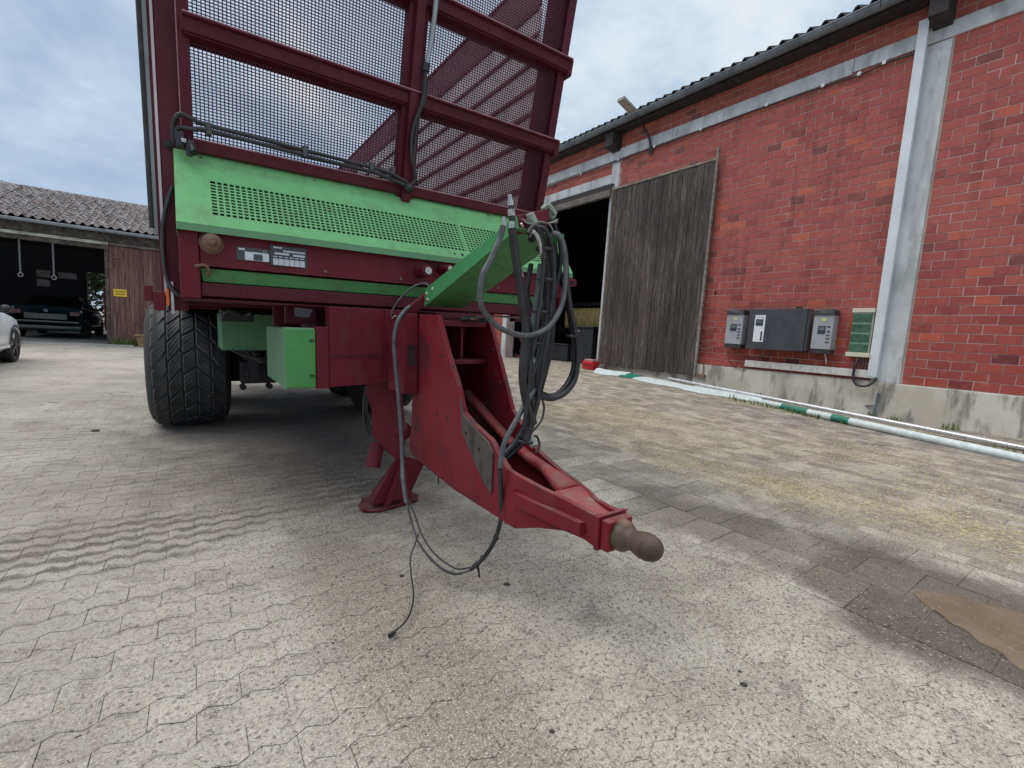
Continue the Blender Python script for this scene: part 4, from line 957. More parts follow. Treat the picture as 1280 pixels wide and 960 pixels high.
for x in (.62,1.05,1.75,2.2):
    mb=MB(); mb.cyl((x,2.6995,.29),(x,2.693,.29),.009,n=6,smooth=False); part('beam_bolt',mb,RUST,tr)
mb=MB(); mb.tube([(.055+.035*k,2.697+.0008*(k%2),.2625+.0012*((k*7)%3)) for k in range(64)],.0032,6,sub=2); part('weld_bead',mb,RED,tr)
for x in (.08,.62,1.2,1.8,2.3):
    mb=MB(); c=Vector(gp(x,.06,0)); n_=(Vector(gp(x,.06,.01))-c).normalized(); mb.cyl(c,c+n_*.004,.008,n=6,smooth=False); part('panel_bolt',mb,RUST,gpn)
# type plates
tp=MB(); tp.box(.202,.349,2.695,2.6995,.306,.370); p1=part('type_plate',tp,PLATEK,tr,label='smaller black and silver type plate')
mb=MB(); mb.box(.238,.345,2.6935,2.6948,.309,.350); part('plate_field',mb,PLATEW,p1)
mb=MB(); mb.box(.276,.316,2.6922,2.6933,.311,.342); part('plate_field',mb,PLATEK,p1)
mb=MB(); mb.box(.212,.238,2.6936,2.6948,.356,.364); part('plate_mark',mb,PLATEW,p1)
tp=MB(); tp.box(.352,.525,2.694,2.6995,.295,.397); p2=part('type_plate',tp,PLATEK,tr,label='larger black and silver type plate with six columns')
for (x0,x1,z0,z1) in ((.366,.407,.383,.390),(.412,.516,.368,.376),(.372,.44,.352,.362),(.458,.516,.350,.360)):
    mb=MB(); mb.box(x0,x1,2.6925,2.6938,z0,z1); part('plate_field',mb,PLATEW,p2)
for k in range(6):
    mb=MB(); mb.box(.364+k*.0255,.387+k*.0255,2.6925,2.6938,.299,.331); part('plate_field',mb,PLATEW,p2)
    mb=MB(); mb.box(.366+k*.0255,.383+k*.0255,2.6925,2.6938,.338,.343); part('plate_mark',mb,PLATEW,p2)
for (tx,x,z,s_) in (('CE',.318,.355,.013),):
    cu=bpy.data.curves.new('plate_text','FONT'); cu.body=tx; cu.size=s_; cu.extrude=.0004
    to=bpy.data.objects.new('plate_text',cu); COL.objects.link(to)
    bpy.context.view_layer.update(); dg=bpy.context.evaluated_depsgraph_get(); me=bpy.data.meshes.new_from_object(to.evaluated_get(dg)); bpy.data.objects.remove(to)
    me.materials.clear(); me.materials.append(PLATEW); ox=Vector((1.145,3.5,GZT))
    inst('plate_text',me,p1,Matrix.Translation(Vector((x,2.6935,z))-ox)@Matrix.Rotation(rad(90),4,'X'))
# chassis
for x in (.62,1.53):
    mb=MB(); mb.box(x,x+.14,2.95,9.4,-.20,.09); part('chassis_beam',mb,REDD,tr,bev=.004)
for y in (3.6,4.8,6.8,8.8):
    mb=MB(); mb.box(.0,2.3,y,y+.10,.10,.27); part('cross_member',mb,REDD,tr)
# front drawbar head: flat plates facing forward
mb=MB(); mb.box(.546,.612,2.60,2.72,-.345,-.012); part('drawbar_plate',mb,RED,tr,bev=.003)
mb=MB(); mb.prism([(.613,2.594,-.338),(.914,2.594,-.325),(.914,2.594,.098),(.613,2.594,.098)],(0,.10,0)); fp=part('drawbar_plate',mb,RED,tr,bev=.003)
mb=MB(); mb.box(.615,.895,2.589,2.5935,-.176,-.160); part('weld_seam',mb,REDD,fp)
mb=MB(); mb.prism([(.9145,2.59,-.325),(1.04,2.59,-.330),(1.02,2.59,.098),(.9145,2.59,.098)],(0,.10,0)); part('drawbar_plate',mb,RED,tr,bev=.003)
mb=MB(); mb.box(.40,.546,3.0,3.04,-.08,.1); mb.box(.44,.60,2.85,2.9,.0,.1); part('bracket',mb,REDD,tr)
mb=MB(); mb.box(1.25,1.62,2.62,2.9,-.33,.098); part('drawbar_plate',mb,REDD,tr,bev=.003)
mb=MB(); mb.hexa([(.455,2.62,.035),(.52,2.62,.03),(.54,2.62,.075),(.45,2.62,.085),(.455,2.66,.035),(.52,2.66,.03),(.54,2.66,.075),(.45,2.66,.085)]); part('rubber_stop',mb,BLACK,tr,bev=.006)
# green boxes
g1=MB(); g1.box(.396,.543,2.612,3.30,-.340,-.020); o_=part('green_box',g1,GRND,tr,bev=.006)
mb=MB(); mb.box(.399,.542,2.600,2.6115,-.334,-.026); part('box_lid',mb,paint('fresh_green_lid',(.07,.26,.075),damt=.15,chips=.3,chipcol=(.45,.5,.42)),o_,bev=.003)
for z in (-.085,-.272):
    for dx in (0,.013):
        mb=MB(); mb.cyl((.517+dx,2.600,z),(.517+dx,2.592,z),.0055,n=10); part('lid_screw',mb,BLACK,o_)
g2=MB(); g2.box(.215,.62,4.6,5.25,-.245,.07); part('green_box',g2,GRND,tr,bev=.006)
mb=MB(); mb.box(.19,.40,4.0,4.3,.0,.09); mb.tube([(.2,4.0,.05),(.25,3.95,.08),(.33,3.98,.05),(.38,3.95,.07)],.02,6); part('valve_block',mb,BLACK,tr,bev=.008)
mb=MB()
for k in range(4): mb.tube([(.28+.05*k,4.5,-.24),(.38+.03*k,4.45,-.285-.012*k),(.50,4.42,-.30-.012*k),(.62,4.45,-.27),(.70,4.5,-.22)],.010,6)
part('slack_hose',mb,HOSE,tr)
# axles
AX=(6.03,7.62)
for y in AX:
    mb=MB(); mb.box(.30,2.0,y-.06,y+.06,-.54,-.40); part('axle',mb,DARK,tr,bev=.01)
    for x in (.34,1.86): 
        mb=MB(); mb.lathe((x,y,-.47),(1,0,0),[(0,.0),(0,.2),(.12,.2),(.12,0)],20); part('brake_drum',mb,DARK,tr)
for x in (.60,1.55):
    mb=MB(); mb.box(x,x+.12,5.25,8.4,-.36,-.22); mb.box(x,x+.14,5.15,5.35,-.45,-.1); part('leaf_spring',mb,DARK,tr)
mb=MB(); mb.lathe((.50,5.2,-.30),(0,1,0),[(0,.02),(0,.10),(.22,.10),(.22,.02)],18); mb.box(.46,.54,5.1,5.2,-.56,-.30); mb.cyl((.50,5.15,-.5),(.44,5.15,-.5),.05,n=12); part('brake_cylinder',mb,DARK,tr)
mb=MB(); mb.box(.40,.72,5.3,5.5,-.62,-.40); mb.cyl((.42,5.35,-.66),(.42,5.45,-.66),.03,n=10); mb.cyl((.66,5.35,-.66),(.66,5.45,-.66),.03,n=10); part('spring_bracket',mb,DARK,tr,bev=.01)
# wheels
def wheel(x0,x1,y,detail,lab=None):
    R_=.65; c=Vector((x0,y,GZT+R_)); w_=x1-x0
    wr=part('wheel',MB().lathe(c,(1,0,0),[(.03,.27),(.005,.34),(-.02,.42),(-.025,.50),(-.005,.565),(.025,.605),(.06,.626),(w_*.3,.632),(w_*.7,.632),(w_-.06,.626),(w_-.025,.605),(w_+.005,.565),(w_+.025,.50),(w_+.02,.42),(w_-.005,.34),(w_-.03,.27)],64),TYRED,tr,label=lab)
    mb=MB(); mb.lathe(c,(1,0,0),[(.03,.27),(.06,.26),(.12,.25),(.14,.08),(.10,.07),(.10,0)],32); mb.lathe(c,(1,0,0),[(w_-.03,.27),(w_-.10,.25),(w_-.12,0)],32); part('rim',mb,REDD,wr)
    # tread blocks in five rings, slanted grooves
    meshes=[];n=21
    rings=[(.030,.138,.50,.020),(.152,.250,.42,.020),(.264,.356,.22,.020),(.370,.468,-.36,.020),(.482,.590,-.5,.020)]
    sc=w_/.62; ox=Vector((1.145,3.5,GZT))
    jb=MB()
    for ri,(a0,a1,sk,hh) in enumerate(rings):
        a0*=sc;a1*=sc
        mb=MB() if detail else jb
        ph=.37*ri
        def block(mb,t0):
            ang=2*math.pi/n; gap=.26 if ri in(0,4) else .17; top=[];bot=[]
            sh=.028 if ri in(0,4) else 0
            def P(x,t,r_): return c+Vector((x,-math.cos(t)*r_,math.sin(t)*r_))
            rA=.648-(sh if ri==0 else 0); rB=.648-(sh if ri==4 else 0)
            A=[];Bt=[]
            nn=3
            skew=sk*1.0
            for j in range(nn+1):
                t_=t0+ang*(gap/2+(1-gap)*j/nn); A.append((t_,)) 
            V=[]
            for r_off,ins in ((-.034,0),(-.005,.0),(0,.0045)):
                for (x,rr,ds) in ((a0+ins,rA,0),(a1-ins,rB,skew)):
                    for j in range(nn+1):
                        q=j/nn; jj=q+(ins*12*(.5-q)); V.append(P(x,t0+ang*(gap/2+(1-gap)*jj)+ds*ang*1.6,rr+r_off))
            m_=nn+1;F=[]
            def idx(l,s_,j): return l*2*m_+s_*m_+j
            for j in range(nn): F.append((idx(2,0,j),idx(2,0,j+1),idx(2,1,j+1),idx(2,1,j)))
            for l in range(2):
                for j in range(nn):
                    F.append((idx(l,0,j),idx(l,0,j+1),idx(l+1,0,j+1),idx(l+1,0,j))); F.append((idx(l,1,j+1),idx(l,1,j),idx(l+1,1,j),idx(l+1,1,j+1)))
                F.append((idx(l,0,0),idx(l+1,0,0),idx(l+1,1,0),idx(l,1,0))); F.append((idx(l,0,nn),idx(l,1,nn),idx(l+1,1,nn),idx(l+1,0,nn)))
            nf=len(F); mb.add(V,F); per=nn*2+2
            for q_ in range(nf-per,nf): mb.tint[len(mb.tint)-nf+q_]=1.0
        for k in range(n):
            t0=2*math.pi*(k+ph)/n
            if detail:
                mb=MB(); block(mb,t0); part('tread_block',mb,TYRE,wr)
            else: block(jb,t0)
    if not detail: part('tread',jb,TYRE,wr,stuff=True)
wheel(-.345,.305,AX[0],True,'front left wide black tyre with worn block tread')
wheel(1.74,2.39,AX[0],False); wheel(-.345,.305,AX[1],False); wheel(1.80,2.45,AX[1],False)
# ------------------------------------------------------------------ drawbar
TL,TR_=1.0,1.29
LP=[(2.27,.070),(2.052,.064),(1.945,-.109),(1.836,-.256),(1.779,-.369),(1.685,-.406),(1.541,-.446),(1.495,-.485),(1.40,-.548),(1.36,-.553)]
LPb=[(1.36,-.752),(1.466,-.751),(1.855,-.752),(2.22,-.722),(2.40,-.690),(2.375,-.575),(2.34,-.131)]
mb=MB(); mb.prism([(TL-.012,y,z) for y,z in LP+LPb],(.024,0,0)); lp_=part('side_plate',mb,REDF,tr,bev=.003,label='left drawbar plate, scraped along its front edge')
RP=[(2.27,.070),(2.056,.064),(1.918,-.188),(1.815,-.385),(1.759,-.423),(1.626,-.530),(1.54,-.562),(1.47,-.582),(1.40,-.600),(1.36,-.605)]
mb=MB(); mb.prism([(TR_-.012,y,z) for y,z in RP+LPb],(.024,0,0)); part('side_plate',mb,REDF,tr,bev=.003)
# greasy reinforcement plate on the left side
mb=MB(); mb.prism([(TL-.020,1.800,-.300),(TL-.020,1.768,-.377),(TL-.020,1.679,-.412),(TL-.020,1.548,-.456),(TL-.020,1.515,-.49),(TL-.020,1.52,-.665),(TL-.020,1.60,-.62),(TL-.020,1.775,-.46)],(.0078,0,0)); part('wear_plate',mb,GREASE,tr,bev=.002)
def dot(x,y,z,r_,mt,dx=-.0025,nm='bolt_hole'):
    mb=MB(); mb.cyl((x,y,z),(x+dx,y,z),r_,n=10); part(nm,mb,mt,tr)
for (y,z) in ((1.735,-.455),(1.62,-.50),(2.05,-.42),(1.93,-.425),(2.0,-.13),(1.88,-.17)): dot(TL-.0125 if y>1.8 else TL-.0205,y,z,.0075,DARK)
for (y,z) in ((2.0,-.1),(1.97,-.22),(1.92,-.26)): dot(TR_-.0125,y,z,.008,STEEL)
# neck: tapering box in front of the plates
NK=[ # y, half width, top z, bottom z
 (1.42,.158,-.545,-.753),(1.36,.155,-.553,-.753),(1.25,.125,-.575,-.715),(1.16,.085,-.597,-.700),(1.08,.066,-.612,-.703),(1.03,.062,-.615,-.712)]
XC=1.145
for sgn in (-1,1):
    mb=MB(); V=[];F=[]
    for (y,h_,zt,zb) in NK:
        e=.022 if True else 0
        zt2=zt+.012 if sgn<0 else min(zt+.012,{1.42:-.598,1.36:-.604,1.25:-.612,1.16:-.612,1.08:-.608,1.03:-.606}[y])
        for (dx,z) in ((0,zb),(-.022,zb),(-.022,zt2),(0,zt2)): V.append((XC+sgn*(h_+ .0 +dx*1.0),y,z))
    for i in range(len(NK)-1):
        for j in range(4): F.append((i*4+j,i*4+(j+1)%4,(i+1)*4+(j+1)%4,(i+1)*4+j))
    F+=[(0,1,2,3),tuple(4*(len(NK)-1)+j for j in(3,2,1,0))]
    mb.add(V,F); part('neck_plate',mb,REDF,tr,bev=.003)
# stiffener on the left of the neck
mb=MB(); V=[]
for (y,x,zt,zb) in ((1.365,.983,-.605,-.60),(1.335,.975,-.607,-.655),(1.16,1.035,-.632,-.682),(1.075,1.055,-.640,-.685)):
    V+=[(x,y,zt),(x,y,zb),(x+.03,y,zb),(x+.03,y,zt)]
mb.add(V,[(i*4+j,i*4+(j+1)%4,(i+1)*4+(j+1)%4,(i+1)*4+j) for i in range(3) for j in range(4)]+[(0,1,2,3),(15,14,13,12)]); part('neck_stiffener',mb,REDF,tr,bev=.006)
# web plate between the side plates, rising to the back with a long pointed slot
def web_z(y):
    pts_=[(1.03,-.624),(1.16,-.618),(1.36,-.607),(1.60,-.566),(1.79,-.520),(2.25,-.325)]
    for (y0,z0_),(y1,z1_) in zip(pts_,pts_[1:]):
        if y<=y1: return z0_+(z1_-z0_)*(y-y0)/(y1-y0)
    return pts_[-1][1]
def web_h(y):
    for (a,b_) in zip(NK[::-1],NK[::-1][1:]):
        if y<=b_[0]: return a[1]+(b_[1]-a[1])*(y-a[0])/(b_[0]-a[0])-.021
    return .133
def slot_h(y):
    if y<1.30: return None
    return min(.085,.012+ (y-1.30)*.35)
mb=MB(); ys=[1.03,1.10,1.16,1.22,1.28,1.299]
for y0,y1 in zip(ys,ys[1:]):
    h0,h1=web_h(y0),web_h(y1)
    mb.hexa([(XC-h0,y0,web_z(y0)-.012),(XC+h0,y0,web_z(y0)-.012),(XC+h1,y1,web_z(y1)-.012),(XC-h1,y1,web_z(y1)-.012),(XC-h0,y0,web_z(y0)),(XC+h0,y0,web_z(y0)),(XC+h1,y1,web_z(y1)),(XC-h1,y1,web_z(y1))])
part('neck_top',mb,REDW,tr)
for sgn in (-1,1):
    mb=MB(); ys=[1.299+ .05*k for k in range(20)]
    if sgn<0: ys=ys[:9]
    V=[];F=[]
    for y in ys:
        h_=web_h(y); s_=slot_h(y) or .012; z=web_z(y)
        rl_=.016*math.sin(math.pi*.5)
        V+=[(XC+sgn*s_,y,z-.03),(XC+sgn*s_,y,z-.004),(XC+sgn*(s_+.012),y,z+.004),(XC+sgn*(h_-.012),y,z+.006),(XC+sgn*h_,y,z+.0),(XC+sgn*h_,y,z-.03)]
    for i in range(len(ys)-1):
        for j in range(6): F.append((i*6+j,i*6+(j+1)%6,(i+1)*6+(j+1)%6,(i+1)*6+j))
    F+=[(0,1,2,3,4,5),tuple(6*(len(ys)-1)+j for j in range(6))]
    mb.add(V,F,True); part('slot_rail',mb,REDW,tr)
mb=MB(); mb.hexa([(XC-.13,1.35,-.752),(XC+.13,1.35,-.752),(XC+.13,2.35,-.70),(XC-.13,2.35,-.70),(XC-.13,1.35,-.742),(XC+.13,1.35,-.742),(XC+.13,2.35,-.69),(XC-.13,2.35,-.69)]); part('drawbar_bottom',mb,REDD,tr)
mb=MB()
for (ya_,ha_,_,za_),(yb_,hb_,_,zb_) in zip(NK,NK[1:]):
    mb.hexa([(XC-hb_+.02,yb_,zb_+.004),(XC+hb_-.02,yb_,zb_+.004),(XC+ha_-.02,ya_,za_+.004),(XC-ha_+.02,ya_,za_+.004),(XC-hb_+.02,yb_,zb_+.014),(XC+hb_-.02,yb_,zb_+.014),(XC+ha_-.02,ya_,za_+.014),(XC-ha_+.02,ya_,za_+.014)])
part('neck_bottom',mb,REDD,tr)
# end box, shaft and ball
mb=MB(); mb.box(XC-.069,XC+.069,1.012,1.030,-.718,-.600); part('flange_plate',mb,REDF,tr,bev=.004)
mb=MB(); mb.box(XC-.058,XC+.058,.975,1.0115,-.712,-.608); part('flange_plate',mb,REDF,tr,bev=.006)
mb=MB(); mb.lathe((XC,.975,-.660),(0,-1,.03),[(0,0),(0,.052),(.022,.051),(.036,.042),(.05,.034),(.062,.034),(.078,.039),(.098,.043),(.120,.0425),(.138,.037),(.152,.027),(.160,.014),(.162,0)],36); part('coupling_ball',mb,BALL,tr)
mb=MB(); mb.lathe((XC,.975,-.625),(0,-1,0),[(0,0),(0,.024),(.035,.022),(.04,0)],14); part('collar_boss',mb,RUST,tr)
# cross shelves between the plates
def shelf(z,y0,y1,th,nm,mt):
    mb=MB(); n=8; P=[]
    for i in range(n+1):
        q=i/n; P.append((TL+.013+(TR_-TL-.026)*q,y0-.035*math.sin(math.pi*q)+.03,z))
    P+=[(TR_-.013,y1,z),(TL+.013,y1,z)]
    mb.prism(P,(0,0,-th)); part(nm,mb,mt,tr,bev=.003)
shelf(.040,2.03,2.30,.028,'top_shelf',RED); shelf(-.155,2.02,2.30,.02,'lower_shelf',RED)
mb=MB(); mb.box(XC-.006,XC+.006,2.09,2.30,-.155,.012); part('divider',mb,RED,tr)
mb=MB(); mb.box(TL+.013,TR_-.013,2.301,2.32,-.45,.06); part('back_plate',mb,REDD,tr)
mb=MB(); mb.box(.905,.985,2.28,2.50,-.35,.072); part('drawbar_cheek',mb,RED,tr,bev=.004)
mb=MB(); mb.box(.93,.965,2.270,2.2795,-.20,-.09); part('cheek_slot',mb,DARK,tr)
mb=MB(); mb.box(1.305,1.39,2.28,2.50,-.35,.072); part('drawbar_cheek',mb,RED,tr,bev=.004)
mb=MB(); mb.beam((.955,2.40,.06),(1.06,2.34,.165),.05,.035,up=(0,-1,0)); part('arm_bracket',mb,RED,tr,bev=.004)
mb=MB(); mb.tube([(1.10,2.02,.05),(1.16,1.99,.055),(1.22,2.01,.05)],.014,8); mb.cyl((1.215,1.98,.04),(1.215,1.975,.085),.010,n=8); part('shelf_hose',mb,HOSE,tr)
mb=MB(); mb.cyl((1.15,1.99,.046),(1.15,1.99,.062),.018,n=12); part('brass_fitting',mb,RUST,tr)
mb=MB(); mb.tube([(TL-.0135,2.40-.04*k+.0,-.699-.0022*k-.001*(k%2)) for k in range(12)],.003,6,sub=2); part('weld_bead',mb,REDF,tr)
mb=MB(); mb.tube([(TL-.004+.0002*k,1.425+.0015*(k%3),-.56-.0145*k) for k in range(13)],.0034,6,sub=2); part('weld_bead',mb,REDF,tr)
mb=MB(); mb.tube([(XC-.069+.0115*k,1.011,-.600+.001*(k%2)) for k in range(13)],.003,6,sub=2); part('weld_bead',mb,REDF,tr)
# support leg: upper cheeks and splayed foot
mb=MB(); mb.prism([(.835,2.66,-.30),(1.02,2.62,-.30),(1.05,2.58,-.66),(1.035,2.60,-.74),(1.02,2.62,-.82),(.955,2.64,-.76),(.875,2.66,-.66),(.865,2.66,-.48),(.835,2.66,-.40)],(0,.025,0)); part('leg_cheek',mb,RED,tr,bev=.004)
mb=MB(); mb.lathe((1.03,2.60,-.625),(0,-1,0),[(0,.0),(0,.055),(.012,.055),(.013,.025),(.035,.025),(.036,0)],20); part('pivot_boss',mb,RED,tr)
mb=MB(); mb.cyl((.93,2.75,-.72),(.885,2.72,-.86),.045,n=18); part('leg_cylinder',mb,RED,tr)
lg=MB()
lg.hexa([(.86,2.66,-1.065),(1.12,2.69,-1.065),(1.12,2.80,-1.065),(.90,2.82,-1.065),(1.03,2.62,-.78),(1.19,2.62,-.84),(1.19,2.66,-.84),(1.03,2.66,-.78)])
leg=part('support_leg',lg,RED,tr,bev=.004)
mb=MB(); mb.prism([(.852,2.655,-1.075),(1.10,2.62,-1.06),(1.04,2.61,-.76),(1.02,2.61,-.76)],(0,.012,0)); part('leg_rib',mb,RED,leg)
mb=MB(); mb.prism([(.905,2.60,-1.088),(1.02,2.60,-.80),(1.035,2.61,-.80),(.96,2.60,-1.06)],(.006,.012,0)); part('leg_rib',mb,RED,leg)
ft=MB(); 
fpz=lambda x,y,z:(x,y,z)
ft.add([(.805,2.74,-1.108),(.800,2.675,-1.110),(.840,2.640,-1.116),(.90,2.62,-1.117),(1.16,2.665,-1.112),(1.19,2.72,-1.108),(1.17,2.86,-1.112),(.86,2.86,-1.112),
        (.805,2.74,-1.091),(.800,2.675,-1.090),(.840,2.640,-1.100),(.90,2.62,-1.103),(1.16,2.665,-1.094),(1.19,2.72,-1.089),(1.17,2.86,-1.093),(.86,2.86,-1.093)],
  [tuple(range(7,-1,-1)),tuple(range(8,16))]+[(i,(i+1)%8,(i+1)%8+8,i+8) for i in range(8)])
part('foot_plate',ft,RED,leg,bev=.005)
mb=MB(); mb.tube([(.862,2.72,-.36),(.845,2.72,-.50),(.868,2.72,-.60),(.90,2.70,-.66)],.010,8); mb.tube([(.845,2.72,-.36),(.832,2.72,-.52),(.86,2.72,-.64),(.885,2.70,-.65)],.008,8); part('leg_hose',mb,HOSE,tr)
mb=MB(); mb.tube([(1.16,2.35,-.74),(1.155,2.35,-.80),(1.15,2.35,-.90)],.004,6); part('hanging_wire',mb,BLACK,tr)
# ------------------------------------------------------------------ green hose-carrier arm
A0=Vector((XC,2.30,.115)); A1=Vector((XC,1.46,.385))
ad=(A1-A0).normalized(); ax_=Vector((1,0,0)); an=ax_.cross(ad).normalized()
if an.z<0: an=-an
def ap(t_,x,h_): return A0+(A1-A0)*t_+ax_*x+an*h_
HWd=.115
mb=MB(); mb.hexa([ap(0,-HWd,0),ap(0,HWd,0),ap(1,HWd*.98,0),ap(1,-HWd*.98,0),ap(0,-HWd,.004),ap(0,HWd,.004),ap(1,HWd*.98,.004),ap(1,-HWd*.98,.004)]); arm=part('hose_arm',mb,GRNU,tr)
GRNA=paint('green_arm_side_paint',(.055,.235,.085),dirt=(.06,.15,.06),damt=.3,chips=.2,fade=1.2)
for sg in (-1,1):
    mb=MB(); x=sg*HWd
    mb.prism([ap(0,x,.0),ap(1,x,.0),ap(1,x,.05 if sg<0 else .015),ap(.03,x,.085 if sg<0 else .03)],(-.004*sg,0,0)); part('arm_side',mb,GRNA,arm)
for (t_,h_) in ((.045,.055),(.13,.052),(.05,.02)):
    mb=MB(); c=ap(t_,-HWd-.0003,h_); mb.lathe(c,(-1,0,0),[(0,.011),(.004,.010),(.006,.0)],12); part('arm_bolt',mb,STEEL,arm)
mb=MB(); c=ap(.62,HWd,.0); mb.tube([c,c+Vector((.03,0,-.02)),c+Vector((.02,0,-.05)),c+Vector((.035,0,-.07))],.006,6); part('arm_hook',mb,STEEL,arm)
# coupling holder at the arm's end
hm=MB(); c=ap(.98,-.02,.05)
hm.hexa([c+Vector((-.10,-.01,-.06)),c+Vector((.06,-.01,-.035)),c+Vector((.06,.01,-.035)),c+Vector((-.10,.01,-.06)),c+Vector((-.10,-.01,.005)),c+Vector((.075,-.01,.065)),c+Vector((.075,.01,.065)),c+Vector((-.10,.01,.005))])
part('coupling_holder',hm,RED,arm,bev=.003)
mb=MB(); mb.tube([(1.082,1.430,0.357),(1.103,1.429,0.395),(1.145,1.428,0.383),(1.176,1.427,0.321),(1.190,1.426,0.205),(1.179,1.424,0.079),(1.160,1.423,-0.032),(1.144,1.422,-0.143),(1.126,1.421,-0.271),(1.097,1.420,-0.365)],0.008,10); part('hose',mb,HOSE,tr)
mb=MB(); mb.tube([(1.048,1.420,0.362),(1.076,1.419,0.395),(1.103,1.418,0.367),(1.121,1.417,0.295),(1.122,1.416,0.198),(1.107,1.414,0.076),(1.096,1.413,-0.032),(1.073,1.412,-0.141),(1.066,1.411,-0.266),(1.055,1.410,-0.376)],0.0085,10); part('hose',mb,HOSE,tr)
mb=MB(); mb.tube([(1.104,1.470,0.378),(1.138,1.481,0.421),(1.184,1.492,0.408),(1.221,1.502,0.342),(1.249,1.513,0.233),(1.252,1.524,0.101),(1.259,1.535,-0.017),(1.247,1.546,-0.138),(1.231,1.557,-0.261),(1.215,1.568,-0.386),(1.183,1.578,-0.474),(1.128,1.589,-0.528),(1.046,1.600,-0.583)],0.0145,10); part('hose',mb,HOSE,tr)
mb=MB(); mb.tube([(1.079,1.440,0.346),(1.110,1.453,0.388),(1.149,1.467,0.372),(1.184,1.480,0.303),(1.208,1.493,0.212),(1.217,1.507,0.099),(1.220,1.520,-0.017),(1.207,1.533,-0.137),(1.206,1.547,-0.259),(1.191,1.560,-0.365),(1.149,1.573,-0.462),(1.097,1.587,-0.523),(1.022,1.600,-0.572)],0.0145,10); part('hose',mb,HOSE,tr)
mb=MB(); mb.tube([(1.131,1.490,0.391),(1.168,1.499,0.441),(1.217,1.508,0.431),(1.258,1.518,0.365),(1.281,1.527,0.254),(1.283,1.536,0.120),(1.290,1.545,-0.017),(1.277,1.554,-0.139),(1.254,1.563,-0.245),(1.227,1.573,-0.370),(1.198,1.582,-0.462),(1.151,1.591,-0.517),(1.062,1.600,-0.578)],0.013,10); part('hose',mb,HOSE,tr)
mb=MB(); mb.tube([(0.961,1.400,0.366),(0.976,1.402,0.299),(0.999,1.404,0.201),(1.024,1.407,0.101),(1.044,1.409,0.012),(1.042,1.411,-0.079),(1.040,1.413,-0.171),(1.062,1.416,-0.266),(1.095,1.418,-0.349),(1.076,1.420,-0.428)],0.0155,10); part('hose',mb,HOSE,tr)
mb=MB(); mb.tube([(0.993,1.440,0.363),(1.016,1.441,0.250),(1.049,1.443,0.134),(1.085,1.444,0.029),(1.103,1.446,-0.081),(1.102,1.447,-0.192),(1.115,1.449,-0.290),(1.137,1.450,-0.375)],0.012,10); part('hose',mb,HOSE,tr)
mb=MB(); mb.tube([(1.177,1.500,0.273),(1.169,1.500,0.177),(1.154,1.500,0.063),(1.134,1.500,-0.035),(1.122,1.500,-0.133),(1.146,1.500,-0.283)],0.013,10); part('hose',mb,HOSEG,tr)
mb=MB(); mb.tube([(1.058,1.430,0.377),(1.083,1.427,0.371),(1.109,1.423,0.339),(1.125,1.420,0.284)],0.011,10); part('hose',mb,STEEL,tr)
mb=MB(); mb.tube([(0.883,1.340,0.353),(0.873,1.347,0.305),(0.844,1.353,0.236),(0.818,1.360,0.181),(0.815,1.367,0.109),(0.840,1.373,0.059),(0.909,1.380,0.009),(1.003,1.387,-0.015),(1.083,1.393,-0.008),(1.158,1.400,0.028),(1.213,1.407,0.097),(1.235,1.413,0.177),(1.240,1.420,0.272),(1.228,1.427,0.349),(1.203,1.433,0.380),(1.180,1.440,0.384)],0.0105,10); part('hose',mb,HOSEG,tr, label='pale looped hose hanging in front of the bundle')
mb=MB(); mb.tube([(1.233,1.500,0.404),(1.268,1.495,0.392),(1.293,1.490,0.334),(1.304,1.485,0.236),(1.319,1.480,0.137),(1.343,1.475,0.054),(1.367,1.470,-0.030),(1.373,1.465,-0.116),(1.355,1.460,-0.203),(1.299,1.455,-0.255),(1.225,1.450,-0.274),(1.152,1.445,-0.259),(1.122,1.440,-0.234)],0.0125,10); part('hose',mb,HOSE,tr)
mb=MB(); mb.tube([(1.238,1.530,0.380),(1.269,1.523,0.334),(1.294,1.516,0.254),(1.320,1.509,0.172),(1.348,1.502,0.072),(1.365,1.495,-0.014),(1.375,1.488,-0.111),(1.354,1.481,-0.187),(1.297,1.474,-0.247),(1.230,1.467,-0.267),(1.172,1.460,-0.249)],0.011,10); part('hose',mb,HOSE,tr)
mb=MB(); mb.tube([(1.244,1.500,0.425),(1.269,1.500,0.380),(1.282,1.500,0.301),(1.269,1.500,0.217),(1.244,1.500,0.133)],0.009,10); part('hose',mb,HOSE,tr)
mb=MB(); mb.tube([(1.173,1.560,0.278),(1.153,1.552,0.146),(1.206,1.544,0.049),(1.222,1.536,-0.052),(1.187,1.528,-0.160),(1.150,1.520,-0.219)],0.011,10); part('hose',mb,HOSE,tr)
mb=MB(); mb.tube([(1.214,1.500,-0.287),(1.225,1.500,-0.323),(1.214,1.500,-0.374),(1.177,1.500,-0.412),(1.145,1.500,-0.436)],0.0045,10); part('hose',mb,BLACK,tr)
mb=MB(); mb.tube([(1.122,1.440,-0.234),(1.078,1.436,-0.286),(1.042,1.432,-0.331),(0.999,1.428,-0.390),(0.969,1.424,-0.442),(0.954,1.420,-0.524)],0.0105,10); part('hose',mb,HOSEG,tr)
mb=MB(); mb.lathe((1.163,1.460,0.323),(.06,-.05,1),[(-.006,0.034),(-.004,0.037),(.004,0.037),(.006,0.034)],14); part('cable_tie',mb,BLACK,tr)
mb=MB(); mb.lathe((1.177,1.460,0.207),(.06,-.05,1),[(-.006,0.034),(-.004,0.037),(.004,0.037),(.006,0.034)],14); part('cable_tie',mb,BLACK,tr)
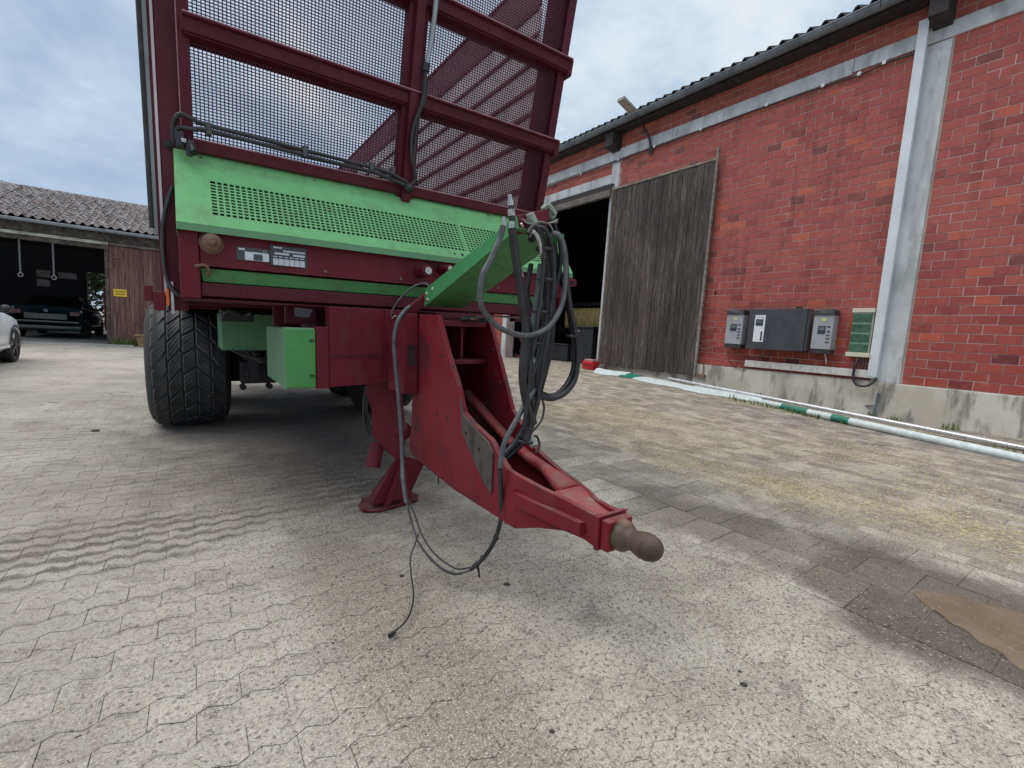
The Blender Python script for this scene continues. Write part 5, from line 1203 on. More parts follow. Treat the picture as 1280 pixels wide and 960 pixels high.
mb=MB(); mb.lathe((1.155,1.460,0.079),(.06,-.05,1),[(-.006,0.034),(-.004,0.037),(.004,0.037),(.006,0.034)],14); part('cable_tie',mb,BLACK,tr)
mb=MB(); mb.lathe((1.162,1.460,-0.049),(.06,-.05,1),[(-.006,0.034),(-.004,0.037),(.004,0.037),(.006,0.034)],14); part('cable_tie',mb,BLACK,tr)
mb=MB(); mb.lathe((1.095,1.450,-0.440),(.06,-.05,1),[(-.006,0.034),(-.004,0.037),(.004,0.037),(.006,0.034)],14); part('cable_tie',mb,BLACK,tr)
mb=MB(); mb.lathe((1.342,1.480,-0.014),(.06,-.05,1),[(-.006,0.020),(-.004,0.023),(.004,0.023),(.006,0.020)],14); part('cable_tie',mb,BLACK,tr)
mb=MB(); mb.tube([(0.961,1.430,-0.528),(0.975,1.440,-0.620),(0.995,1.460,-0.723),(1.003,1.490,-0.810),(1.000,1.530,-0.895),(0.982,1.580,-0.976),(0.945,1.610,-1.023)],0.0095,10); part('trailing_cable',mb,BLACK,tr)
mb=MB(); mb.tube([(0.945,1.610,-1.023),(0.897,1.650,-1.050),(0.853,1.700,-1.035),(0.825,1.770,-1.004),(0.811,1.860,-0.963),(0.825,1.970,-0.908),(0.849,2.090,-0.854)],0.0042,10); part('trailing_cable',mb,BLACK,tr)
mb=MB(); mb.tube([(0.949,1.610,-1.013),(0.910,1.660,-1.033),(0.879,1.720,-1.022),(0.854,1.790,-0.997),(0.843,1.890,-0.952),(0.854,1.990,-0.901),(0.857,2.100,-0.846)],0.0038,10); part('trailing_cable',mb,BLACK,tr)
mb=MB(); mb.tube([(0.937,1.610,-1.028),(0.895,1.660,-1.047),(0.856,1.720,-1.034),(0.820,1.810,-0.990),(0.812,1.910,-0.937),(0.833,2.020,-0.888),(0.853,2.120,-0.835)],0.0035,10); part('trailing_cable',mb,HOSEG,tr)
mb=MB(); mb.tube([(0.845,2.080,-0.862),(0.852,2.140,-0.766),(0.871,2.200,-0.680),(0.874,2.220,-0.558),(0.872,2.240,-0.436),(0.866,2.260,-0.292),(0.857,2.270,-0.168),(0.852,2.270,-0.066),(0.865,2.270,0.015),(0.898,2.280,0.069),(0.945,2.300,0.109)],0.0115,10); part('trailing_cable',mb,HOSEG,tr)
mb=MB(); mb.tube([(0.883,2.400,0.053),(0.889,2.380,0.100),(0.929,2.360,0.164),(0.983,2.340,0.217),(1.034,2.320,0.237),(1.053,2.300,0.225)],0.005,10); part('trailing_cable',mb,HOSEG,tr)
mb=MB(); mb.tube([(0.887,2.400,0.045),(0.898,2.380,0.058),(0.915,2.380,0.054)],0.004,10); part('trailing_cable',mb,STEEL,tr)
mb=MB(); mb.tube([(0.994,1.640,-1.014),(1.004,1.640,-1.054),(1.009,1.640,-1.093)],[0.006, 0.006, 0.003],10); part('cable_stub',mb,BLACK,tr)
mb=MB(); mb.lathe((1.012,1.520,-0.859),(.3,-.2,.8),[(-.006,.011),(0,.0145),(.006,.011)],12); part('cable_tie',mb,BLACK,tr)
mb=MB(); mb.lathe((1.008,1.610,-0.986),(.3,-.2,.8),[(-.006,.011),(0,.0145),(.006,.011)],12); part('cable_tie',mb,BLACK,tr)
mb=MB(); mb.lathe((0.993,1.650,-1.037),(.3,-.2,.8),[(-.006,.011),(0,.0145),(.006,.011)],12); part('cable_tie',mb,BLACK,tr)
mb=MB(); mb.lathe((0.859,2.170,-0.751),(.3,-.2,.8),[(-.006,.011),(0,.0145),(.006,.011)],12); part('cable_tie',mb,BLACK,tr)
mb=MB(); mb.lathe((0.855,2.160,-0.764),(.3,-.2,.8),[(-.006,.011),(0,.0145),(.006,.011)],12); part('cable_tie',mb,BLACK,tr)
mb=MB(); mb.tube([(0.827,1.890,-0.948),(0.803,1.870,-0.981),(0.768,1.840,-1.023),(0.747,1.780,-1.068),(0.708,1.660,-1.083),(0.665,1.580,-1.094),(0.611,1.520,-1.097),(0.547,1.503,-1.112)],0.0035,10); part('dangling_wire',mb,BLACK,tr)
mb=MB(); mb.cyl((0.566,1.490,-1.097),(0.547,1.503,-1.112),.006,.008,n=10); part('wire_plug',mb,HOSE,tr)
mb=MB(); mb.cyl((0.946,1.400,0.479),(0.950,1.400,0.458),0.007,0.0095,n=12); part('coupling',mb,STEEL,arm,bev=.0015)
mb=MB(); mb.cyl((0.950,1.400,0.458),(0.953,1.400,0.442),0.013,0.013,n=6); part('coupling',mb,STEEL,arm,bev=.0015)
mb=MB(); mb.cyl((0.953,1.400,0.442),(0.955,1.400,0.429),0.01,0.01,n=12); part('coupling',mb,BLACK,arm,bev=.0015)
mb=MB(); mb.cyl((0.955,1.400,0.429),(0.958,1.400,0.407),0.014,0.014,n=12); part('coupling',mb,STEEL,arm,bev=.0015)
mb=MB(); mb.cyl((0.958,1.400,0.407),(0.960,1.400,0.388),0.011,0.012,n=12); part('coupling',mb,HOSE,arm,bev=.0015)
mb=MB(); mb.cyl((0.960,1.400,0.388),(0.963,1.400,0.353),0.0125,0.0125,n=12); part('coupling',mb,STEEL,arm,bev=.0015)
mb=MB(); mb.cyl((0.899,1.360,0.388),(0.899,1.360,0.372),0.006,0.008,n=12); part('coupling',mb,STEEL,arm,bev=.0015)
mb=MB(); mb.cyl((0.899,1.360,0.372),(0.899,1.360,0.348),0.0095,0.0095,n=6); part('coupling',mb,STEEL,arm,bev=.0015)
mb=MB(); mb.cyl((1.082,1.460,0.447),(1.102,1.460,0.415),0.017,0.019,n=16); part('socket_cap',mb,PLUG,arm,bev=.0015)
mb=MB(); mb.cyl((1.182,1.500,0.502),(1.230,1.500,0.464),0.016,0.017,n=14); part('plug',mb,PLUG,arm,bev=.0015)
mb=MB(); mb.cyl((1.186,1.480,0.505),(1.225,1.480,0.472),0.01,0.01,n=10); part('plug',mb,PLUG,arm,bev=.0015)
mb=MB(); mb.cyl((1.230,1.500,0.464),(1.249,1.500,0.419),0.008,0.007,n=10); part('plug_neck',mb,HOSE,arm,bev=.0015)
mb=MB(); mb.cyl((1.105,1.460,-0.410),(1.116,1.440,-0.437),0.013,0.017,n=16); part('grey_plug',mb,PLUG,arm,bev=.0015)
mb=MB(); mb.cyl((1.116,1.440,-0.437),(1.118,1.420,-0.459),0.0165,0.016,n=16); part('grey_plug',mb,PLUG,arm,bev=.0015)
mb=MB(); mb.cyl((1.024,1.430,0.389),(1.028,1.425,0.392),0.01,0.01,n=10); part('holder_bolt',mb,STEEL,arm,bev=.0015)
mb=MB(); mb.tube([(1.023,1.440,0.417),(1.072,1.445,0.417),(1.126,1.450,0.423),(1.170,1.455,0.425),(1.223,1.460,0.437)],0.0022,10); part('tie_wire',mb,RUST,tr)
mb=MB(); mb.tube([(1.034,1.440,0.413),(1.072,1.445,0.411),(1.126,1.450,0.423),(1.170,1.455,0.425),(1.222,1.460,0.443)],0.0022,10); part('tie_wire',mb,PLUG,tr)
mb=MB(); mb.tube([(1.046,1.440,0.409),(1.072,1.445,0.405),(1.126,1.450,0.423),(1.170,1.455,0.425),(1.222,1.460,0.449)],0.0022,10); part('tie_wire',mb,PLUG,tr)
mb=MB(); mb.tube([(1.169,1.450,0.424),(1.191,1.450,0.400),(1.189,1.450,0.375)],0.002,10); part('tie_wire',mb,PLUG,tr)
mb=MB(); mb.tube([(1.123,1.450,-0.433),(1.144,1.445,-0.424),(1.158,1.440,-0.452),(1.151,1.435,-0.480),(1.127,1.430,-0.489)],0.005,10); part('socket_cable',mb,BLACK,tr)
# headboard cables
def hx(x,z,o=.06): return hp(x,z,o)
mb=MB(); mb.tube([hx(-.03,.86,.05),hx(-.028,.94,.06),hx(.0,.985,.075),hx(.05,.975,.08),hx(.12,.965,.08),hx(.5,.955,.08),hx(.95,.945,.08),hx(1.06,.93,.09),hx(1.15,.90,.1)],.0115,8)
mb.tube([hx(-.015,.87,.06),hx(-.01,.925,.07),hx(.06,.93,.085),hx(.12,.94,.085),hx(.5,.93,.08),hx(.95,.92,.08),hx(1.06,.90,.09),hx(1.14,.885,.1)],.0115,8); part('headboard_cable',mb,BLACK,tr)
for x in (.115,.56,.93,1.06):
    mb=MB(); hbar(mb,x-.012,x+.012,.92,.975,.096,-.05); part('cable_clamp',mb,HOSEG,tr,bev=.003)
mb=MB(); mb.tube([hx(1.235,2.1,.09),hx(1.235,1.75,.09),hx(1.215,1.56,.09)],.014,10); part('steel_line',mb,simple('pale_steel_line',(.30,.34,.36),.4,metal=.3),tr)
mb=MB(); mb.cyl(hx(1.215,1.56,.09),hx(1.21,1.52,.09),.022,n=12); part('line_joint',mb,BLACK,tr)
mb=MB(); mb.tube([hx(1.21,1.52,.09),hx(1.205,1.36,.10),hx(1.16,1.2,.10),hx(1.165,1.05,.10),hx(1.20,.93,.10),hx(1.14,.86,.10)],.0125,8); mb.tube([hx(1.205,1.5,.10),hx(1.22,1.38,.10),hx(1.185,1.25,.10),hx(1.18,1.0,.11),hx(1.22,.90,.10)],.009,8); part('headboard_cable',mb,BLACK,tr)
mb=MB(); mb.lathe(hx(1.17,.875,.085),(0,-1,0),[(0,0),(0,.03),(.03,.028),(.035,0)],12); part('cable_gland',mb,BLACK,tr)
mb=MB(); mb.box(-.022,.012,2.86,2.90,.84,.905); mb.cyl((.03,2.86,.86),(.03,2.86,.80),.014,n=10); mb.cyl((.035,2.88,.87),(.05,2.84,.815),.018,n=12); part('lamp_bracket',mb,HOSE,tr,bev=.003)
mb=MB(); mb.box(.0,.02,2.84,2.86,.855,.872); part('lamp_lens',mb,STEEL,tr)
mb=MB(); mb.lathe((-.052,2.96,.86),(0,-1,0),[(0,.024),(.004,.022),(.0045,0)],16); part('post_hole',mb,DARK,tr)
mb=MB(); mb.tube([(-.045,2.93,.66),(-.085,2.92,.50),(-.095,2.92,.34),(-.085,2.92,.20),(-.05,2.90,.13),(-.02,2.90,.14),(-.028,2.90,.28)],.0095,8); part('corner_hose',mb,BLACK,tr)
# ================================================================== BARN on the left (frame: x to the right along its front, y into it, z above its floor)
bz0=0
bn_=empty('old_barn',F_BN,(0,0,0),'low timber barn with weathered pantile roof and an open bay left of the trailer','barn')
def bx(mb,x0,x1,y0,y1,z0,z1,t_=.5): return mb.box(x0,x1,y0,y1,z0,z1,t_)
mb=MB(); bx(mb,-6,3.2,-.04,.16,3.08,3.34); part('fascia_beam',mb,OLDW,bn_,bev=.01)
mb=MB(); bx(mb,-6,.02,-.08,-.02,2.99,3.075); part('pale_rail',mb,simple('pale_peeling_rail',(.42,.43,.37),.7,var=.4,scale=4),bn_,bev=.006)
mb=MB(); bx(mb,.03,3.2,-.08,-.02,3.0,3.07); part('pale_rail',mb,LINW,bn_,bev=.006)
mb=MB(); bx(mb,-6,0,-.03,.12,2.86,2.985); part('lintel_beam',mb,OLDW,bn_,bev=.01)
# plank wall right of the opening
k=0;x=.02
while x<3.0:
    w_=.105+.03*random.random(); mb=MB(); mb.box(x+.003,x+w_-.003,-.02+random.uniform(-.004,.004),.02,.10+random.uniform(-.05,.02),2.985,tint=random.random()); part('plank',mb,BARNW,bn_,bev=.003); x+=w_
mb=MB(); bx(mb,-.075,.015,-.04,.10,.0,2.98); part('door_post',mb,OLDW,bn_,bev=.006)
mb=MB(); bx(mb,.06,.36,-.045,-.0245,2.63,2.68); bx(mb,.045,.09,-.045,-.0245,2.30,2.62); part('door_hinge',mb,RUST,bn_)
mb=MB(); bx(mb,.10,.15,-.05,-.025,.05,.95); part('repair_batten',mb,LINW,bn_)
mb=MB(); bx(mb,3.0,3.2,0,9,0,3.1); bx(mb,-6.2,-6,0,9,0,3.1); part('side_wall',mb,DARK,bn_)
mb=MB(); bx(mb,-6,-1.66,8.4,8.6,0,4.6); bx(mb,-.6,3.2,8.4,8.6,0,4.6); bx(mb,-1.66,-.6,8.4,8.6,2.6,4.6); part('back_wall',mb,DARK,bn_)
mb=MB(); bx(mb,-6,3.1,0,8.4,-.35,-.004); part('floor',mb,concrete('barn_floor_concrete',(.22,.21,.20),(.32,.31,.29)),bn_)
mb=MB(); bx(mb,-5.9,.6,-.55,-.01,-.30,.0); bx(mb,-5.9,.3,-.75,-.56,-.3,-.05); part('threshold_kerb',mb,concrete('kerb_concrete',(.30,.29,.27),(.42,.40,.37)),bn_,bev=.02)
# gutter
for k in range(10):
    x0=-6.2+k*.95; mb=MB(); gutter(mb,x0,x0+.945,-.36,3.385,.075); gg=part('gutter',mb,ZINC2,bn_)
    mb=MB(); bx(mb,x0+.45,x0+.475,-.30,-.03,3.30,3.325); bx(mb,x0+.45,x0+.475,-.442,-.436,3.30,3.40); part('gutter_bracket',mb,ZINC,gg)
# roof
RS=rad(20); ridge_y=4.25
tm=mesh_of('roof_tile',pantile(.21,.36,6),TILE)
nr=13;nc=24
for i in range(nc):
    for j in range(nr):
        x=-2.72+i*.205; d_=j*.335+.0
        if i*nr+j>=299: break
        inst('roof_tile',tm,bn_,Matrix.Translation((x+random.uniform(-.008,.008),-.33+d_*math.cos(RS),3.475+d_*math.sin(RS)+random.uniform(0,.008)))@Matrix.Rotation(RS-.035+random.uniform(-.02,.02),4,'X')@Matrix.Rotation(random.uniform(-.035,.035),4,'Z'))
mb=MB()
for (xa_,xb_) in ((-6.3,-2.74),(2.0,3.4)):
    n_=int((xb_-xa_)/.05); V=[];F=[]
    for j in range(nr):
        for s_ in (0,1):
            d_=(j+s_)*.335
            for i in range(n_+1): x=xa_+(xb_-xa_)*i/n_; V.append((x,-.33+d_*math.cos(RS),3.50+d_*math.sin(RS)+.03*math.sin(x/.205*6.283)+(.02 if s_==0 else -.01)))
    for j in range(nr*2-1):
        for i in range(n_): a=j*(n_+1)+i; F.append((a,a+1,a+n_+2,a+n_+1))
    mb.add(V,F,True)
part('roof_field',mb,TILE,bn_,stuff=True)
mb=MB(); mb.prism([(-6.3,-.2,3.42),(-6.3,ridge_y,5.0),(-6.3,8.8,3.4),(-6.3,8.8,3.34),(-6.3,ridge_y,4.9),(-6.3,-.2,3.36)],(9.7,0,0)); part('roof_deck',mb,DBEAM,bn_)
for i in range(30):
    mb=MB(); x=-6.2+i*.32; mb.lathe((x,ridge_y-.03,4.985),(1,.0,.02),[(0,.10),(.34,.085)],12); part('ridge_tile',mb,TILE,bn_)
# yellow notice
ys_=solo('warning_sign',MB().box(.11,.43,-.035,-.0255,1.48,1.70),YEL,F_BN,(.27,-.03,1.48),'small yellow rectangular sign with two lines of black print on the red plank wall','sign')
for k,(z,a,b_) in enumerate(((1.61,.15,.40),(1.535,.16,.385))):
    mb=MB(); x=a
    R=random.Random(k+4)
    while x<b_-.01:
        w_=R.uniform(.014,.026); mb.box(x,x+w_*.7,-.0375,-.0352,z,z+.034*R.uniform(.8,1.15)); x+=w_
    o=bpy.data.objects.new('sign_print',mesh_of('sign_print',mb,simple('black_print',(.03,.03,.03),.5),(.27,-.03,1.48))); COL.objects.link(o); o.parent=ys_
# chains and boards in the bay
for (x,zb,lab) in ((-1.88,1.95,'left of the two chains hanging in the open barn bay'),(-1.20,1.95,'right of the two chains hanging in the open barn bay')):
    mb=MB(); z=2.86; k=0
    while z>zb:
        mb.tube([(x-.013*(k%2),.02-.013*((k+1)%2),z),(x-.015*(k%2),.02-.015*((k+1)%2),z-.05),(x+.013*(k%2),.02+.013*((k+1)%2),z-.05),(x+.013*(k%2),.02+.013*((k+1)%2),z),(x-.013*(k%2),.02-.013*((k+1)%2),z)],.007,5,sub=2); z-=.042; k+=1
    mb.tube([(x,.02,z+.01),(x-.045,.02,z-.04),(x-.03,.02,z-.10),(x+.03,.02,z-.10),(x+.045,.02,z-.04),(x,.02,z+.01)],.012,6)
    solo('chain',mb,simple('chain_steel',(.30,.30,.31),.4,metal=.4),F_BN,(x,.02,zb),lab,'chain')
BRD=simple('grey_board',(.15,.14,.14),.7,var=.3,scale=4)
for (x0,x1,z0,z1,lab) in ((-2.22,-1.88,2.0,2.24,'upper left of three grey boards hung in the dark barn bay'),(-1.70,-1.22,2.02,2.22,'right of three grey boards hung in the dark barn bay'),(-2.22,-1.90,1.70,1.93,'lowest of three grey boards hung in the dark barn bay')):
    mb=MB(); mb.box(x0,x1,3.4,3.43,z0,z1); solo('board',mb,BRD,F_BN,(x0,3.4,z0),lab,'board',bev=.004)
# shape seen through the barn's rear opening
mb=MB(); mb.box(-1.25,-.7,9.4,10.2,.1,2.05); mb.box(-1.1,-.9,9.3,9.39,.9,1.6); solo('red_machine',mb,simple('red_machine_paint',(.22,.03,.03),.5),F_BN,(-1.,9.5,.1),'dark red machine behind the barn seen through its rear opening','machine',bev=.03)
# weeds and trough by the barn
def blades(name,pts,n,h,lab,seed):
    R=random.Random(seed); mb=MB()
    for (x,y,rx,ry) in pts:
        for _ in range(n):
            a=x+R.uniform(-rx,rx); b_=y+R.uniform(-ry,ry); z=gz(a,b_); g=R.uniform(0,6.28); hh=h*R.uniform(.35,1); w_=.004+.004*R.random(); l=R.uniform(.1,.6)*hh
            c_,s_=math.cos(g),math.sin(g)
            mb.add([(a-s_*w_,b_+c_*w_,z),(a+s_*w_,b_-c_*w_,z),(a+c_*l*.4+s_*w_*.8,b_+s_*l*.4-c_*w_*.8,z+hh*.6),(a+c_*l*.4-s_*w_*.8,b_+s_*l*.4+c_*w_*.8,z+hh*.6),(a+c_*l,b_+s_*l,z+hh)],[(0,1,2,3),(3,2,4)])
    o=bpy.data.objects.new(name,mesh_of(name,mb,GRASS)); COL.objects.link(o); o['kind']='stuff'; tag(o,lab,'grass')
wp=[]
for k in range(14):
    P=F_BN@Vector((.15+k*.11,-.12,0)); wp.append((P.x,P.y,.12,.08))
blades('barn_weeds',wp,60,.28,'green weeds growing at the foot of the red plank barn wall',2)
wp=[]
for k in range(30):
    P=F_WL@Vector((-4.3+k*.17,-.85-.9*k/30,0)); wp.append((P.x,P.y,.10,.05))
blades('wall_grass',wp,16,.10,'thin grass tufts along the poles at the foot of the brick wall',3)
wp=[]
for uu in (4.9,4.2,2.9,2.5,2.2,1.6):
    P=F_WL@Vector((-uu,-.2,0)); wp.append((P.x,P.y,.12,.05))
blades('plinth_grass',wp,30,.12,'small weeds in the gap between plinth and metal pole',5)
P=F_BN@Vector((.95,-.35,0))
mb=MB(); z0=gz(P.x,P.y)-(CAMZ-1.1)
mb.hexa([(.72,-.5,z0),(1.5,-.5,z0),(1.5,-.2,z0),(.72,-.2,z0),(.66,-.55,z0+.33),(1.56,-.55,z0+.33),(1.56,-.15,z0+.33),(.66,-.15,z0+.33)])
mb.box(.63,1.59,-.58,-.12,z0+.332,z0+.37)
solo('plant_trough',mb,simple('mossy_terracotta',(.30,.21,.10),.8,var=.4,scale=6),F_BN,(1.1,-.35,z0),'mossy ochre plant trough against the barn wall beside the tyre','trough',bev=.01)
mb=MB(); mb.lathe((1.62,-.62,1.35),(.2,-1,0),[(0,0),(0,.17),(.02,.17),(.03,0)],24); mb2=MB()
wl=empty('round_mirror',F_BN,(1.62,-.5,0),'round whitish traffic mirror on a post just left of the trailer corner','mirror')
part('mirror_disc',mb,WHITE,wl)
mb=MB(); mb.cyl((1.62,-.56,-.1),(1.62,-.56,1.5),.025,n=10); part('mirror_post',mb,ZINC,wl)

# ================================================================== CARS
GLASS=simple('car_glass',(.012,.015,.018),.05,var=.1,spec=.8); CARW=simple('white_car_paint',(.80,.84,.87),.18,var=.02); CARD=simple('dark_green_car_paint',(.012,.028,.034),.12,var=.05,spec=.7)
LAMPR=simple('tail_lamp_red',(.09,.006,.012),.15); CHR=simple('chrome',(.6,.6,.62),.15,metal=1)
def car(name,M,paintm,label,plate=False):
    # x: right, y: forward, z up from the ground; length 4.5, width 1.82
    root=bpy.data.objects.new(name,None); COL.objects.link(root); root.matrix_world=M; tag(root,label,'car')
    L=2.25; Wd=.91
    st=[(-2.25,.42,.78,.74),(-2.20,.30,.98,.82),(-1.95,.24,1.03,.87),(-1.3,.22,1.03,.91),(-.3,.20,.99,.91),(.9,.20,.97,.91),(1.4,.22,.93,.90),(1.9,.26,.84,.86),(2.15,.32,.70,.78),(2.27,.42,.58,.66)]
    mb=MB();V=[];F=[];K=0
    for (y,zb,zt,hw) in st:
        ring=[(-hw*.86,zb),(-hw,zb+.12),(-hw*1.01,zb+(zt-zb)*.55),(-hw*.97,zt-.06),(-hw*.86,zt),(-hw*.4,zt+.025),(0,zt+.03),(hw*.4,zt+.025),(hw*.86,zt),(hw*.97,zt-.06),(hw*1.01,zb+(zt-zb)*.55),(hw,zb+.12),(hw*.86,zb)]
        K=len(ring); V+=[(x,y,z) for x,z in ring]
    for i in range(len(st)-1):
        for j in range(K): F.append((i*K+j,i*K+(j+1)%K,(i+1)*K+(j+1)%K,(i+1)*K+j))
    F+=[tuple(range(K)),tuple((len(st)-1)*K+j for j in range(K-1,-1,-1))]
    mb.add(V,F,True); body=part('body',mb,paintm,root)
    mb=MB();V=[];F=[]
    cs=[(-1.75,1.00,.80,.80),(-1.05,1.36,.66,.60),(-.4,1.43,.63,.57),(.35,1.40,.64,.58),(1.25,.97,.80,.80)]
    for (y,zt,hb,ht) in cs:
        ring=[(-hb,.96),(-ht,zt-.03),(-ht*.8,zt),(ht*.8,zt),(ht,zt-.03),(hb,.96)]; V+=[(x,y,z) for x,z in ring]
    for i in range(4):
        for j in range(6): F.append((i*6+j,i*6+(j+1)%6,(i+1)*6+(j+1)%6,(i+1)*6+j))
    F+=[tuple(range(6)),(29,28,27,26,25,24)]
    mb.add(V,F,True); part('glasshouse',mb,GLASS,root)
    mb=MB(); mb.add([(x,y,z+.008) for (y,zt,hb,ht) in cs[1:4] for (x,z) in ((-ht*.8,zt),(ht*.8,zt))],[(0,1,3,2),(2,3,5,4)],True); part('roof',mb,paintm,root)
    for sx in (-1,1):
        for y in (-1.38,1.38):
            mb=MB(); mb.lathe((sx*.70,y,.33),(sx,0,0),[(0,.0),(0,.31),(.03,.33),(.18,.33),(.215,.315),(.22,.25)],28); w2=part('wheel',mb,TYRE,root)
            mb=MB(); mb.lathe((sx*.905,y,.33),(sx,0,0),[(0,.25),(.012,.24),(-.02,.20),(-.03,.0)],28); 
            for q in range(5):
                g=q*1.2566; mb.beam((sx*.912,y,.33),(sx*.912,y+math.cos(g)*.23,.33+math.sin(g)*.23),.05,.02,up=(sx,0,0))
            part('rim',mb,simple('dark_alloy',(.05,.05,.055),.35,metal=.6) if sx==1 and y<0 else bpy.data.materials['dark_alloy'] if 'dark_alloy' in bpy.data.materials else RUST,w2)
            mb=MB(); n=14
            for i in range(n):
                g0=math.pi*i/n; g1=math.pi*(i+1)/n; P=lambda g,r_:(sx*.925,y+math.cos(g)*r_,.33+math.sin(g)*r_)
                mb.add([P(g0,.345),P(g1,.345),P(g1,.385),P(g0,.385)],[(0,1,2,3)])
            part('wheel_arch',mb,BLACK,root)
        mb=MB(); mb.lathe((sx*.98,.62,1.02),(0,1,0),[(-.07,.0),(-.06,.07),(.02,.075),(.08,.03),(.09,0)],12); mb.beam((sx*.86,.64,.97),(sx*.95,.64,1.0),.03,.03); part('door_mirror',mb,BLACK,root)
        mb=MB(); mb.box(min(sx*.925,sx*.93),max(sx*.925,sx*.93),-1.0,1.0,.30,.36); part('sill',mb,paintm,root)
        mb=MB(); mb.box(min(sx*.56,sx*.80),max(sx*.56,sx*.80),-2.262,-2.20,.76,.90); part('tail_light',mb,LAMPR,root,bev=.01)
    mb=MB(); mb.box(-.50,.50,-2.285,-2.25,.62,.80) ; part('number_recess',mb,paintm,root,bev=.01)
    if plate:
        mb=MB(); mb.box(-.27,.27,-2.296,-2.286,.665,.765); pp_=part('number_plate',mb,BRD,root)
        mb=MB(); R=random.Random(3)
        for i in range(8):
            if i in(2,5): continue
            mb.box(-.22+i*.056,-.185+i*.056,-2.299,-2.2965,.69,.742)
        part('plate_print',mb,BTN,pp_)
        mb=MB(); mb.lathe((0,-2.262,.90),(0,-1,0),[(0,.045),(.01,.045),(.012,.035),(.0,.03)],16); part('emblem',mb,CHR,root)
    mb=MB(); mb.box(-.85,.85,-2.30,-2.1,.30,.42); mb.box(-.8,.8,-2.31,-2.25,.50,.58); part('bumper',mb,paintm,root,bev=.03)
    return root
hd_=rad(35)
# white car: nose away from the viewer, front right wheel seen past the picture's left edge
wc=Vector((-9.66,8.86)); Xr=Vector((math.cos(hd_),math.sin(hd_))); Yf=Vector((-math.sin(hd_),math.cos(hd_)))
o2=wc-Xr*.92-Yf*1.38
car('white_car',mat4((Xr.x,Xr.y,0),(Yf.x,Yf.y,0),(0,0,1),(o2.x,o2.y,gz(*wc)-.0)),CARW,'white car parked at the left edge with its dark wheel showing')
dc=F_BN@Vector((-1.78,3.3,0)); 
car('dark_car',mat4((Xr.x,Xr.y,0),(Yf.x,Yf.y,0),(0,0,1),(dc.x+Yf.x*1.0,dc.y+Yf.y*1.0,dc.z)),CARD,'dark green car parked tail-out inside the open barn bay',plate=True)
dc=F_BN@Vector((1.15,4.6,0))
car('black_car',mat4((Xr.x,Xr.y,0),(Yf.x,Yf.y,0),(0,0,1),(dc.x,dc.y,dc.z)),simple('black_car_paint',(.008,.008,.01),.12),'black car deeper in the barn, right of the dark green car')
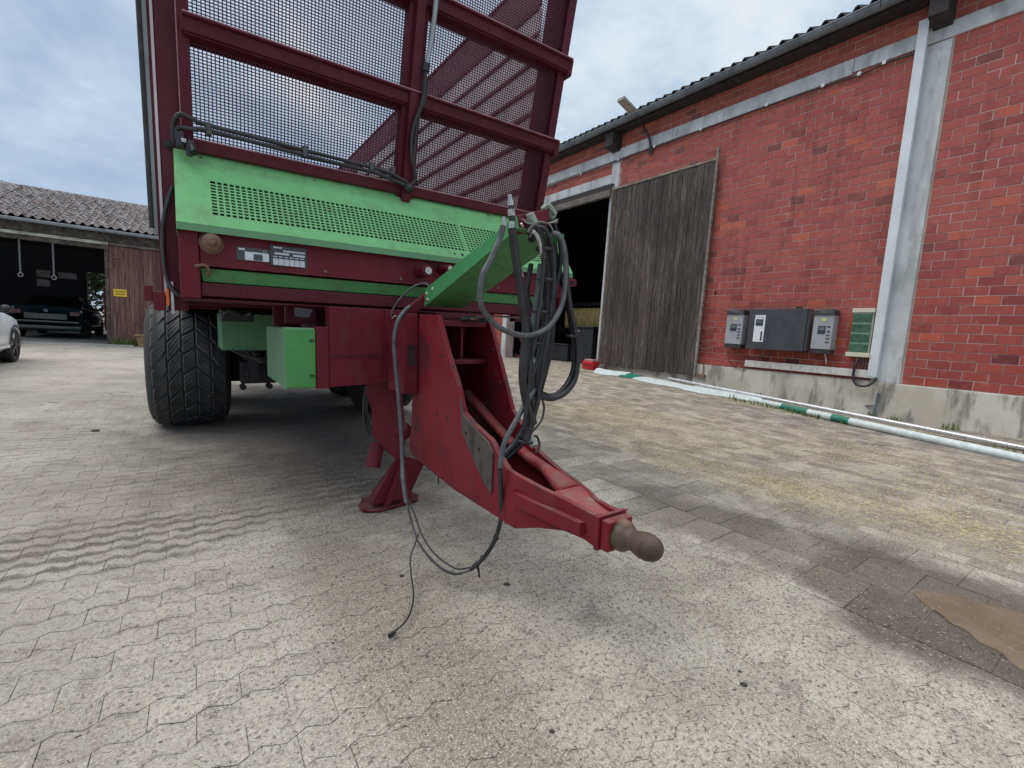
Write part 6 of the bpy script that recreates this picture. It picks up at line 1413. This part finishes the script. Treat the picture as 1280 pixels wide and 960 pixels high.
# ================================================================== TREES behind the barn
def tree(x,y,h,r_,lab,seed,n=2600):
    R=random.Random(seed); z0=gz(max(min(x,8),-12),max(1,min(y,19)))
    rt=bpy.data.objects.new('tree',None); COL.objects.link(rt); rt.location=(x,y,z0); tag(rt,lab,'tree')
    mb=MB(); mb.tube([(0,0,-.3),(.1,.05,h*.3),(-.05,.1,h*.6),(.1,0,h*.9)],[.28,.22,.14,.05],10)
    tips=[]
    for k in range(16):
        g=R.uniform(0,6.28); zz=h*R.uniform(.32,.8); l=r_*R.uniform(.5,1); e=Vector((math.cos(g)*l,math.sin(g)*l,zz+l*.45)); mb.tube([(0,0,zz),(e.x*.5,e.y*.5,zz+l*.15),tuple(e)],[.09,.05,.02],6,sub=3); tips.append(e)
    o=bpy.data.objects.new('trunk',mesh_of('trunk',mb,BARK)); COL.objects.link(o); o.parent=rt
    mb=MB()
    cl_=[(t_+Vector((R.gauss(0,.3),R.gauss(0,.3),R.gauss(0,.3))),r_*R.uniform(.22,.42)) for t_ in tips for _ in range(3)]+[(Vector((R.gauss(0,r_*.3),R.gauss(0,r_*.3),h*R.uniform(.75,1))),r_*.35) for _ in range(10)]
    for _ in range(n*5):
        c,q=cl_[R.randrange(len(cl_))]; v=Vector((R.gauss(0,1),R.gauss(0,1),R.gauss(0,.8))).normalized()*q*R.uniform(.6,1.05); p_=c+v
        a=Vector((R.gauss(0,1),R.gauss(0,1),R.gauss(0,.6))).normalized(); b_=a.orthogonal().normalized(); s_=R.uniform(.06,.13)
        mb.add([p_,p_+a*s_+b_*s_*.35,p_+a*s_*2,p_+a*s_-b_*s_*.35],[(0,1,2,3)])
    o=bpy.data.objects.new('crown',mesh_of('crown',mb,LEAF)); COL.objects.link(o); o.parent=rt
tree(-30.93,27.54,7.3,2.6,'green leafy tree rising behind the left end of the barn roof',4)
P=F_BN@Vector((-1.4,13.5,0)); tree(P.x,P.y,4.6,2.4,'leafy tree seen through the rear opening of the barn',9,1800)
tree(-26.07,24.49,6.6,1.5,'small dead-looking treetop peeping over the barn ridge',6,160)
mb=MB(); R=random.Random(18)
for k in range(2600):
    P=F_BN@Vector((-3.2+R.random()*4.5,11.5+R.gauss(0,.4),R.random()**.8*3.3))
    a=Vector((R.gauss(0,1),R.gauss(0,1),R.gauss(0,.6))).normalized(); b_=a.orthogonal().normalized(); s_=.11
    mb.add([P,P+a*s_+b_*s_*.5,P+a*s_*2,P+a*s_-b_*s_*.5],[(0,1,2,3)])
o=bpy.data.objects.new('bush',mesh_of('bush',mb,LEAF)); COL.objects.link(o); tag(o,'green bush behind the barn seen through its rear opening','bush')
# far hedge beyond the yard, seen under the trailer
mb=MB(); R=random.Random(8)
for k in range(5200):
    q=R.random(); x=-9+q*16; y=27+R.gauss(0,.8); z=gz(max(min(x,8),-12),19)+R.random()**.8*2.6
    a=Vector((R.gauss(0,1),R.gauss(0,1),R.gauss(0,.6))).normalized(); b_=a.orthogonal().normalized(); s_=.13
    p_=Vector((x,y,z)); mb.add([p_,p_+a*s_+b_*s_*.5,p_+a*s_*2,p_+a*s_-b_*s_*.5],[(0,1,2,3)])
o=bpy.data.objects.new('hedge',mesh_of('hedge',mb,LEAF)); COL.objects.link(o); o['kind']='stuff'; tag(o,'dark hedge closing the yard far behind the trailer','hedge')
